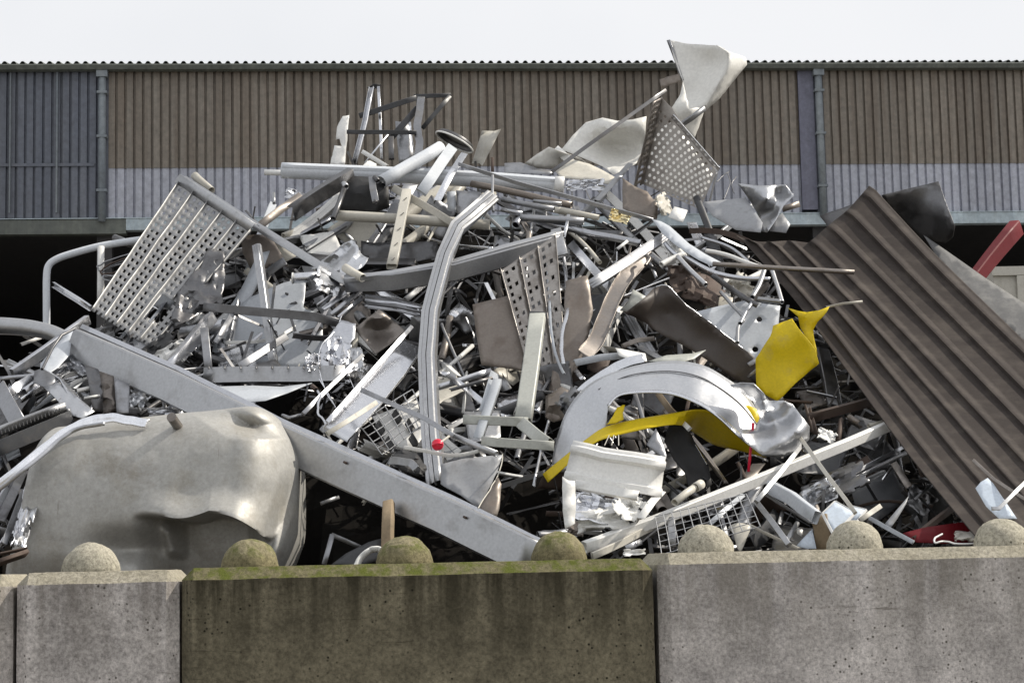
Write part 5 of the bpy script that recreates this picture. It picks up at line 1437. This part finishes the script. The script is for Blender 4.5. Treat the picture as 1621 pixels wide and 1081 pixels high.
# curved silver fender with yellow inside
def strip_between(name, A, B, mat, t, off, n=40, m=10, bulge=.0, thick=.004, amp=.012):
    a = catmull([(x, y, o) for x, y, o in A], 10); b = catmull([(x, y, o) for x, y, o in B], 10)
    def rs(c):
        L = [0]
        for p, q in zip(c, c[1:]): L.append(L[-1] + math.dist(p[:2], q[:2]))
        return [tuple(float(np.interp(L[-1] * i / n, L, [p[k] for p in c])) for k in range(3)) for i in range(n + 1)]
    a, b = rs(a), rs(b)
    V, F = [], []
    d0 = dep(1030, 650) + off
    for i in range(n + 1):
        for j in range(m + 1):
            u = j / m
            x, y, o = [a[i][k] * (1 - u) + b[i][k] * u for k in range(3)]
            V.append(P(x, y, d0 + o - bulge * math.sin(u * math.pi) + amp * noise.noise((x / 30, y / 30, 4))))
    for i in range(n):
        for j in range(m):
            k = i * (m + 1) + j
            F.append((k, k + 1, k + m + 2, k + m + 1))
    q = V[F[n * m // 2][0]], V[F[n * m // 2][1]], V[F[n * m // 2][3]]
    if (q[1] - q[0]).cross(q[2] - q[0]).dot(CAMLOC - q[0]) < 0: F = [f[::-1] for f in F]
    return t.add(mesh_obj(name, V, F, mat, thick, 40))
th = Thing('torn_fender', 'fender', 'arched silver sheet with yellow painted underside in the right middle')
strip_between('arch_sheet', [(872, 742, .0), (882, 690, .0), (903, 640, .05), (940, 603, .1), (1000, 580, .15), (1060, 571, .15), (1110, 577, .1), (1148, 597, .1), (1180, 622, .1), (1205, 660, .05)],
              [(893, 748, -.12), (928, 716, -.14), (957, 684, -.16), (963, 645, -.16), (985, 625, -.16), (1055, 623, -.2), (1105, 640, -.26), (1138, 662, -.32), (1168, 690, -.34), (1196, 712, -.3)], 'fender_metal', th, -.75, bulge=.025, amp=.022)
strip_between('yellow_strip', [(859, 750, -.2), (925, 697, -.2), (968, 672, -.2), (1062, 654, -.2), (1115, 649, -.22), (1150, 664, -.2), (1185, 690, -.15), (1216, 722, -.1)],
              [(867, 763, -.28), (932, 707, -.3), (972, 690, -.3), (1064, 672, -.28), (1100, 686, .1), (1130, 704, .1), (1172, 714, .05), (1210, 724, -.05)], 'yellow_paint', th, -.72, amp=.006)
sheet('yellow_tear', None, None, 'C3', [(538, 245), (570, 205), (598, 150), (640, 138), (628, 180), (632, 215), (590, 235)], 'yellow_paint', off=-.9, lean=.2, t=th, jag=.5, step=4)
LA = [(872, 742, .0), (882, 690, .0), (903, 640, .05), (940, 603, .1), (1000, 580, .15), (1060, 571, .15), (1110, 577, .1), (1148, 597, .1), (1180, 622, .1), (1205, 660, .05)]
LB = [(893, 748, -.12), (928, 716, -.14), (957, 684, -.16), (963, 645, -.16), (985, 625, -.16), (1055, 623, -.2), (1105, 640, -.26), (1138, 662, -.32), (1168, 690, -.34), (1196, 712, -.3)]
lerp3 = lambda u: [tuple(a[k] * (1 - u) + b[k] * u for k in range(3)) for a, b in zip(LA, LB)][3:]
strip_between('seam', lerp3(.30), lerp3(.32), 'dark_metal', th, -.785, m=2, amp=.022)
strip_between('pressed_edge', lerp3(.90), lerp3(.99), 'bright_aluminium', th, -.79, m=3, amp=.022)
bar('folded_lip', None, None, 'B3', [(430, 1075), (540, 975), (640, 905), (740, 850), (860, 815)], 13, 'U', 'bright_aluminium', off=-.75, t=th, smooth=True, roll=-20, lean=.1)
th.done()
th = Thing('crumpled_fender', 'fender', 'crumpled shiny white fender end right of the arched silver sheet')
sheet('fender_skin', None, None, 'X', [(1155, 610, 0), (1172, 606, -.1), (1192, 607, -.15), (1208, 622, -.1), (1218, 634), (1240, 634, -.05), (1255, 640, 0), (1270, 660, -.05), (1282, 675), (1281, 695, .05), (1262, 716, .05), (1235, 724), (1208, 722, -.05), (1180, 700, -.1), (1170, 682, -.1), (1196, 678, .05), (1203, 660, .1), (1192, 635, .1)], 'fender_metal', off=-.95, lean=.2, amp=.03, crease=.5, t=th, step=5,
      inner=[(1210, 650, -.12), (1240, 665, .05), (1225, 695, -.1), (1260, 680, -.1)], smooth=45)
sheet('yellow_inside', None, None, 'C3', [(1255, 150), (1300, 140), (1345, 160), (1360, 215), (1330, 255), (1265, 265)], 'yellow_paint', off=-.75, lean=.2, t=th)
th.done()
bar('tube', 'tube', 'thin red tube hanging below the yellow strip', 'C3', [(1325, 235), (1312, 370), (1300, 495)], 4.5, 'round', 'red_plastic', off=-.6, lean=.1)
bar('profiled_sheet', 'sheet', 'pale ribbed sheet standing in front of the yellow strip', 'C3', [(335, 425, .0), (500, 465, -.02), (680, 490, -.02), (850, 520, .02)], 66, 'ribbed', 'white_paint', off=-1.05, lean=.2, roll=-12, wob=1.2)
bar('sheet_rib', 'rib', 'folded pale rib lying under the standing ribbed sheet', 'C3', [(372, 560), (540, 590), (710, 620)], 13, 'U', 'white_paint', off=-1.0, roll=-25)
sheet('profiled_sheet', 'sheet', 'narrow pale sheet edge hanging left of the ribbed sheet', 'C3', [(305, 520), (335, 540), (372, 545), (378, 640), (372, 770), (320, 800), (308, 700)], 'white_paint', off=-1.0, lean=.2, amp=.03, crease=.5, jag=.4)
for i, (c, w_, h_, a, m, l) in enumerate([((470, 690), 70, 44, 10, 'bright_aluminium', 'bright crumpled sheet below the pale rib'), ((520, 745), 84, 34, -8, 'white_paint', 'white crumpled sheet just above the long white beam'), ((660, 670), 46, 40, 30, 'white_paint', 'white folded scrap beside the round-ended bar'), ((370, 800), 26, 22, 0, 'brown_sheet', 'small rusty crumple above the third mossy dome')]):
    crumple('crumpled_sheet', 'sheet', l, 'C3', c, w_, h_, m, -.6 if i < 3 else -.35, a, .14, 100 + i)
bar('strip', 'strip', 'white fin standing beside the bright crumpled sheet', 'C3', [(725, 745), (785, 660), (838, 600)], 13, 'L', 'white_paint', off=-.7, roll=-30)
th = Thing('round_end_bar', 'bar', 'pale bar with rounded end pointing up right in the lower centre')
bar('bar_body', None, None, 'C3', [(905, 660), (970, 610), (1035, 565)], 12, 'round', 'cream_paint', off=-.72, t=th, h=.7)
bar('knob', None, None, 'C3', [(1015, 580), (1048, 560)], 15, 'round', 'cream_paint', off=-.73, t=th, wob=0)
th.done()
bar('box_section', 'beam', 'long white box beam rising right from the mossy block', 'X', [(925, 866, .05), (1040, 824), (1200, 760), (1340, 703), (1412, 672, .1)], 17, 'box', 'white_paint', off=-.45, h=.7, roll=25)
bar('box_section', 'beam', 'beige board below the long white box beam', 'C3', [(465, 945), (620, 875), (810, 775)], 11, 'box', 'cream_paint', off=-.38, h=.5, roll=20)
bar('strip', 'strip', 'short grey bar in front of the beige board', 'C3', [(640, 905), (722, 870)], 9, 'box', 'dull_aluminium', off=-.3)
crumple('lace_strip', 'strip', 'small white perforated strip lying on the wall joint', 'C3', (690, 925), 34, 9, 'white_paint', -.5, -5, .04, 110)
mesh_panel('grey wire basket side behind the first speckled dome', 'C3', [(800, 732), (1285, 615), (1365, 790), (835, 935)], 11, 6, .0028, 'galvanised', -.55, .3, .6, 'wire_basket')
bar('strip', 'strip', 'grey blue bar inside the wire basket', 'C3', [(1090, 775), (1180, 695), (1270, 620)], 8, 'box', 'pale_paint', off=-.35)
bar('post', 'post', 'short galvanised post inside the wire basket', 'C3', [(885, 740), (895, 900)], 12, 'box', 'galvanised', off=-.3, lean=.2)
sheet('rubber_sheet', 'sheet', 'dark brown rubber sheet hanging under the yellow strip', 'C3', [(880, 230), (960, 215), (1010, 330), (1080, 430), (1105, 560), (1050, 620), (980, 580), (960, 500), (900, 430), (850, 330)], 'black_rubber', off=-.3, lean=.2, amp=.03)
sheet('metal_sheet', 'sheet', 'small grey triangular sheet under the yellow strip', 'C3', [(755, 350), (805, 262), (845, 350), (868, 435), (820, 410)], 'dull_aluminium', off=-.7, lean=.2)
bar('rod', 'rod', 'grey rod inside the arch of the silver sheet', 'C3', [(690, 70), (720, 160), (765, 320)], 7, 'round', 'dull_aluminium', off=-.45)
bar('rod', 'rod', 'brown bar inside the arch of the silver sheet', 'C3', [(818, 80), (880, 165), (960, 240)], 10, 'box', 'old_wood', off=-.4)
bar('rod', 'rod', 'thin bright rod beside the dark rubber sheet', 'C3', [(1018, 352), (1080, 458)], 2.5, 'round', 'bright_aluminium', off=-.5, th=0)
bar('clip', 'clip', 'small white clip hanging under the yellow strip', 'C3', [(928, 210), (985, 268)], 8, 'box', 'white_paint', off=-.72)
for i in range(3):
    bar('wire', 'wire', 'short pale wire dangling from the yellow strip', 'C3', [(555 + 25 * i, 300), (530 + 38 * i, 355)], 1.5, 'round', 'cream_paint', off=-1.0, th=0, group='short wires dangling from the yellow strip')
bar('flat_bar', 'flat bar', 'bright flat piece lying above the arched silver sheet', 'B3', [(470, 845), (620, 815), (790, 800)], 11, 'L', 'pale_paint', off=-.6, roll=-20)
sheet('metal_plate', 'plate', 'white bright plate above the arched silver sheet', 'B3', [(700, 758), (790, 775), (870, 790), (880, 835), (800, 835), (720, 800)], 'white_paint', off=-.72, lean=1.2, amp=.015)
sheet('blade_sheet', 'sheet', 'grey green blade right of the bright plate', 'B3', [(885, 835), (990, 800), (1140, 790), (1215, 770), (1150, 820), (1080, 840)], 'green_grey_paint', off=-.5, lean=1.2)
bar('rod', 'rod', 'dark plank below the brown curved sheet', 'B3', [(740, 750), (820, 715), (920, 705)], 8, 'box', 'brown_aluminium', off=-.35)
sheet('torn_sheet', 'sheet', 'pink grey torn scrap beside the arch at the perforated plank foot', 'C3', [(215, 90), (300, 40), (400, 90), (330, 200), (260, 230), (215, 200)], 'brown_sheet', off=-.4, lean=.3, jag=.8, amp=.05, crease=.8)
crumple('crumpled_foil', 'foil', 'grey crumpled foil at the left shoulder of the arched sheet', 'C3', (350, 110), 46, 34, 'dull_aluminium', -.7, -50, .14, 120)

# ------------------------------------------------------------------ lower right
th = Thing('leaning_tubes', 'tube frame', 'grey and beige A shaped tube frame behind the second speckled dome')
bar('frame_leg', None, None, 'C4', [(240, 345), (120, 500), (-10, 655)], 7.5, 'box', 'galvanised', off=-.75, t=th)
bar('frame_leg', None, None, 'C4', [(208, 292), (360, 500), (520, 715)], 6.5, 'box', 'cream_paint', off=-.78, t=th)
th.done()
bar('box_section', 'box section', 'grey square tube running down to the wall from the A shaped frame', 'C4', [(-10, 655), (75, 765), (165, 885)], 9, 'box', 'galvanised', off=-.55)
th = Thing('grey_trunking', 'trunking', 'light grey sheet metal trunking lying across the lower right')
bar('trunking_body', None, None, 'C4', [(60, 575, .05), (180, 640), (310, 740, -.05)], 21, 'box', 'pale_paint', off=-.5, t=th, h=.6, roll=20)
bar('lid_edge', None, None, 'C4', [(30, 610, .05), (150, 690), (280, 770, -.05)], 4, 'L', 'dark_metal', off=-.62, t=th)
th.done()
def window(label, tile, quad, off, w_):
    th = Thing('glass_window', 'window', label)
    sheet('pane', None, None, tile, quad, 'pane', off=off + .02, lean=.4, amp=0, t=th)
    for a, b in zip(quad, quad[1:] + quad[:1]):
        bar('frame_bar', None, None, tile, [a[:2], b[:2]], w_, 'box', 'white_paint', off=off, t=th, wob=.1, lean=.4)
    th.done()
window('small white framed window pane behind the second speckled dome', 'C4', [(345, 720), (412, 655), (520, 715), (405, 835)], -.5, 4.5)
window('tilted second window pane with blue white frame', 'C4', [(500, 680), (580, 700), (530, 760), (480, 760)], -.45, 4)
sheet('metal_plate', 'plate', 'pale blue triangular plate right of the wire basket', 'C4', [(205, 890), (245, 845), (290, 800), (312, 905), (260, 905)], 'pane', off=-.2, lean=.3, amp=0)
sheet('metal_plate', 'plate', 'tiny pale plate above the pale blue triangle', 'C4', [(205, 790), (240, 805), (235, 840), (210, 825)], 'white_paint', off=-.2, lean=.3)
bar('pipe', 'pipe', 'short grey pipe left of the pale blue triangle', 'C4', [(150, 870), (210, 770)], 8, 'round', 'galvanised', off=-.3)
bar('wood_post', 'post', 'short brown curved post behind the second speckled dome', 'C4', [(322, 730), (340, 800), (350, 915)], 24, 'U', 'old_wood', off=-.3, h=.4, lean=.1, roll=15)
bar('strip', 'strip', 'thin pale strip lying on the wall left of the brown post', 'C4', [(-60, 775), (70, 840), (215, 908)], 4, 'L', 'cream_paint', off=-.35)
sheet('metal_plate', 'plate', 'beige round-edged plate behind the first speckled dome', 'C3', [(1190, 790), (1240, 768), (1310, 785), (1290, 850), (1262, 915), (1240, 900), (1220, 830)], 'cream_paint', off=-.35, lean=.2, rounded=True)
bar('strip', 'strip', 'flat pale bar sloping down right of the window panes', 'C4', [(595, 742), (710, 805), (830, 872)], 7, 'box', 'pale_paint', off=-.3, h=.4)
sheet('blade_sheet', 'sheet', 'dark grey blade standing right of the window panes', 'C4', [(805, 625), (790, 670), (745, 745), (705, 800), (680, 770), (740, 700)], 'grey_paint', off=-.3, lean=.3)
bar('strip', 'strip', 'beige red strip at the corner of the second pane', 'C4', [(545, 755), (600, 715), (655, 678)], 8, 'box', 'cream_paint', off=-.5, h=.4)
crumple('dark_film', 'film', 'dark glossy crumpled film under the long white box beam', 'C4', (420, 560), 100, 40, 'dark_metal', -.3, -25, .2, 130)
crumple('dark_film', 'film', 'shiny silver film left of the dark glossy film', 'C4', (320, 620), 54, 34, 'foil', -.35, -30, .14, 131)
for i, (a, b, w_, m, l) in enumerate([((345, 590), (800, 350), 6, 'aluminium', 'upper of two pale rails under the white box beam'), ((380, 610), (820, 380), 5, 'dull_aluminium', 'lower of two pale rails under the white box beam'),
    ((270, 215), (625, 120), 13, 'rust', 'brown beam in the shadow left of the brown roof sheet'), ((260, 65), (420, 100), 4, 'dull_aluminium', 'thin grey bar in the shadow under the yellow plate'),
    ((440, 210), (425, 330), 5, 'rust', 'brown upright bar in the shadow above the white box beam'), ((480, 215), (540, 250), 12, 'brown_sheet', 'short brown board in the shadow above the white box beam'),
    ((590, 250), (700, 225), 9, 'cream_paint', 'short cream board touching the left edge of the brown roof sheet'), ((720, 470), (800, 600), 12, 'brown_aluminium', 'grey brown channel in the dark right hollow'),
    ((850, 640), (960, 540), 7, 'dark_metal', 'dark bar in the right hollow beside the roof sheet'), ((820, 860), (1040, 690), 14, 'rust', 'dark brown beam above the red plastic sheet'),
    ((660, 545), (710, 480), 4, 'bright_aluminium', 'small bright hook in the dark right hollow'), ((260, 150), (300, 290), 8, 'rust', 'dark brown bar right of the crumpled fender')]):
    bar('strip', 'strip', l, 'C4', [a, b], w_, ['box', 'L', 'U'][i % 3], m, off=-.25, roll=12 * i)
crumple('white_scrap', 'scrap', 'small pale crumpled scrap right of the crumpled fender', 'C4', (370, 300), 30, 18, 'white_paint', -.3, 20, .1, 140)
crumple('dark_scrap', 'scrap', 'dark crumpled scrap in the right hollow above the red plastic', 'C4', (870, 650), 44, 34, 'dark_metal', -.1, 30, .14, 141)
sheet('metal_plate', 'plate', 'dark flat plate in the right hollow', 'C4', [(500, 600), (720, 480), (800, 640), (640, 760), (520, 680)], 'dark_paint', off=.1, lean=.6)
sheet('plastic_sheet', 'sheet', 'red plastic sheet at the foot of the brown roof sheet', 'C4', [(775, 822), (900, 790), (1120, 760), (1185, 830), (1150, 870), (1000, 878), (850, 872)], 'red_paint', off=-.3, lean=.4, amp=.02)
bar('cord', 'cord', 'white cord lying on the red plastic sheet', 'C4', [(985, 828), (945, 850), (950, 875), (1000, 865), (1060, 880), (1185, 878)], 3, 'round', 'white_paint', off=-.5, smooth=True, th=0)
crumple('cream_scrap', 'scrap', 'small cream crumpled scrap on the red plastic sheet', 'C4', (1110, 840), 36, 16, 'cream_paint', -.5, 0, .1, 142)
sheet('metal_plate', 'plate', 'pale blue round-cornered plate leaning on the brown roof sheet', 'C4', [(1163, 582), (1190, 550), (1228, 528), (1260, 560), (1300, 620), (1385, 745), (1290, 745), (1220, 680)], 'pane', off=-1.1, lean=.3, amp=.004)
bar('rod', 'rod', 'thin grey rod crossing over the brown roof sheet', 'C4', [(1150, 432), (1260, 530), (1440, 650)], 5, 'box', 'brown_aluminium', off=-1.25, lean=.5)
bar('rod', 'rod', 'galvanised bent rod in front of the pale blue plate', 'C4', [(1250, 692), (1290, 690), (1440, 540)], 6, 'box', 'galvanised', off=-1.3, lean=.5)

# ------------------------------------------------------------------ loose pieces that fill the heap between the named ones
MARKS = [(190, 420, 'perforated plank tray'), (230, 610, 'long box girder'), (265, 780, 'crushed steel tank'), (480, 400, 'long angle bar'), (420, 500, 'blue grey plate'),
         (700, 430, 'centre channel beam'), (590, 345, 'black cowl'), (690, 570, 'tall window rail'), (590, 610, 'aluminium trough'), (625, 680, 'diagonal wire mesh'), (780, 530, 'brown flat sheet'),
         (850, 500, 'hanging perforated plank'), (830, 620, 'cream grey welded support'), (760, 280, 'long white pipe'), (960, 400, 'double grooved bar'), (1080, 530, 'dark brown curved sheet'),
         (1040, 610, 'arched silver sheet'), (970, 750, 'standing ribbed sheet'), (1250, 570, 'yellow plate'), (1200, 430, 'bent tube bundle'), (1180, 740, 'white box beam'), (1120, 820, 'wire basket'),
         (1340, 760, 'window panes'), (1400, 560, 'brown roof sheet'), (880, 340, 'upper tube bundle'), (1075, 260, 'round-hole tray'), (60, 700, 'chrome trim'), (670, 210, 'dark bent frame'), (710, 780, 'mossy wooden post')]
rf = random.Random(2024)
used = {}
def label_for(kind, size, shade, px, py):
    m = min(MARKS, key=lambda a: math.hypot(a[0] - px, (a[1] - py) * 1.1))
    dx, dy = px - m[0], py - m[1]
    near = math.hypot(dx, dy) < 22
    rel = 'close to' if near else (('right of' if dx > 0 else 'left of') if abs(dx) > abs(dy) * 1.6 else ('below' if dy > 0 else 'above') if abs(dy) > abs(dx) * 1.6 else
          ('below and right of' if dy > 0 else 'above and right of') if dx > 0 else ('below and left of' if dy > 0 else 'above and left of'))
    return '%s %s loose %s %s the %s' % (size, shade, kind, rel, m[2])
SHADE = {'aluminium': 'silver', 'bright_aluminium': 'bright', 'dull_aluminium': 'dull grey', 'galvanised': 'pale grey', 'dark_metal': 'dark', 'dark_paint': 'black', 'white_paint': 'white', 'cream_paint': 'cream',
         'brown_aluminium': 'brownish', 'rust': 'rusty brown', 'pale_paint': 'pale blue', 'foil': 'shiny', 'black_rubber': 'black', 'brown_sheet': 'brown'}
made = []
def put(o, kind, size, mat, px, py):
    lab = label_for(kind, size, SHADE[mat], px, py)
    o['label'] = lab
    made.append((o, lab))
LEFT = ['aluminium', 'aluminium', 'dull_aluminium', 'galvanised', 'dark_metal', 'bright_aluminium', 'foil', 'pale_paint', 'dark_metal']
MID = ['aluminium', 'dull_aluminium', 'dark_metal', 'galvanised', 'white_paint', 'brown_aluminium', 'dark_paint', 'bright_aluminium', 'cream_paint', 'dark_metal']
RIGHT = ['dark_metal', 'dark_paint', 'rust', 'dull_aluminium', 'brown_aluminium', 'dark_metal', 'black_rubber', 'rust', 'galvanised']  # dark picks put the deep shade of the lower right into the colour
n = 0
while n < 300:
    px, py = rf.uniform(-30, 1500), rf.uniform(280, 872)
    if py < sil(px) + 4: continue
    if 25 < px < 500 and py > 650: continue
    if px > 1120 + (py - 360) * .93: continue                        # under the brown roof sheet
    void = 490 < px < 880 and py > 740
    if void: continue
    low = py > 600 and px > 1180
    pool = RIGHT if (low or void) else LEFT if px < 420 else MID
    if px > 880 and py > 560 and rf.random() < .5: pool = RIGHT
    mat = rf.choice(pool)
    d_off = rf.uniform(-.02, .34)
    k = rf.random()
    ang = rf.gauss(-.5, .55) if px < 420 else rf.uniform(-1.5, 1.5)
    if k < .66:
        L = rf.choice((60, 80, 110, 150, 190, 230)) * rf.uniform(.8, 1.2)
        wd = rf.choice((4, 5, 7, 9, 12, 16, 22))
        dx, dy = math.cos(ang) * L / 2, math.sin(ang) * L / 2
        if py + abs(dy) > 884: continue
        kind, pr = rf.choice((('strip', 'L'), ('strip', 'flat'), ('channel', 'U'), ('tube', 'round'), ('tube', 'round'), ('bar', 'box'), ('rail', 'rail'), ('angle', 'L')))
        tl = rf.uniform(-.22, .22)
        bend = rf.gauss(0, .05) * L
        pts = [(px - dx, py - dy, -tl), (px - bend * math.sin(ang), py + bend * math.cos(ang), 0), (px + dx, py + dy, tl)]
        o = bar('loose_' + kind, 'metal scrap', 'x', 'X', pts, wd, pr, mat, off=d_off, roll=rf.uniform(-50, 50), smooth=abs(bend) > 3, lean=.8, wob=.8, twist=rf.choice((0, 0, 0, 40, -60)))
        size = ('long' if L > 120 else 'short' if L < 60 else '') + (' thin' if wd < 5 else ' wide' if wd > 10 else ' plain')
        put(o, kind, size.strip(), mat, px, py)
    elif k < .95:
        r = rf.uniform(16, 48)
        a0 = rf.uniform(0, 6)
        q = [(px + r * rf.uniform(.7, 1.3) * math.cos(a0 + i * math.pi / 2), py + r * .8 * rf.uniform(.7, 1.2) * math.sin(a0 + i * math.pi / 2), rf.uniform(-.12, .12)) for i in range(4)]
        if max(y for _, y, _ in q) > 884: continue
        o = sheet('loose_plate', 'metal scrap', 'x', 'X', q, mat, off=d_off + .05, lean=rf.uniform(-.5, 1.4), amp=.02, crease=rf.choice((0, .6)), jag=.5, step=7)
        put(o, 'plate', 'large' if r > 36 else 'small' if r < 24 else 'medium', mat, px, py)
    else:
        if mat in ('dark_paint', 'cream_paint', 'rust'): mat = 'dark_metal' if low else 'aluminium'
        if py > 850: continue
        o = crumple('loose_crumple', 'metal scrap', 'x', 'X', (px, py), rf.uniform(24, 56), rf.uniform(18, 34), mat, d_off, rf.uniform(-60, 60), .14, n + 500, n=8)
        put(o, 'crumple', 'crushed', mat, px, py)
    n += 1
cnt = {}
for o, l in made: cnt[l] = cnt.get(l, 0) + 1
for o, l in made:
    o['group'] = ('identical pieces: ' + l) if cnt[l] > 1 else 'loose scrap pieces filling the heap'
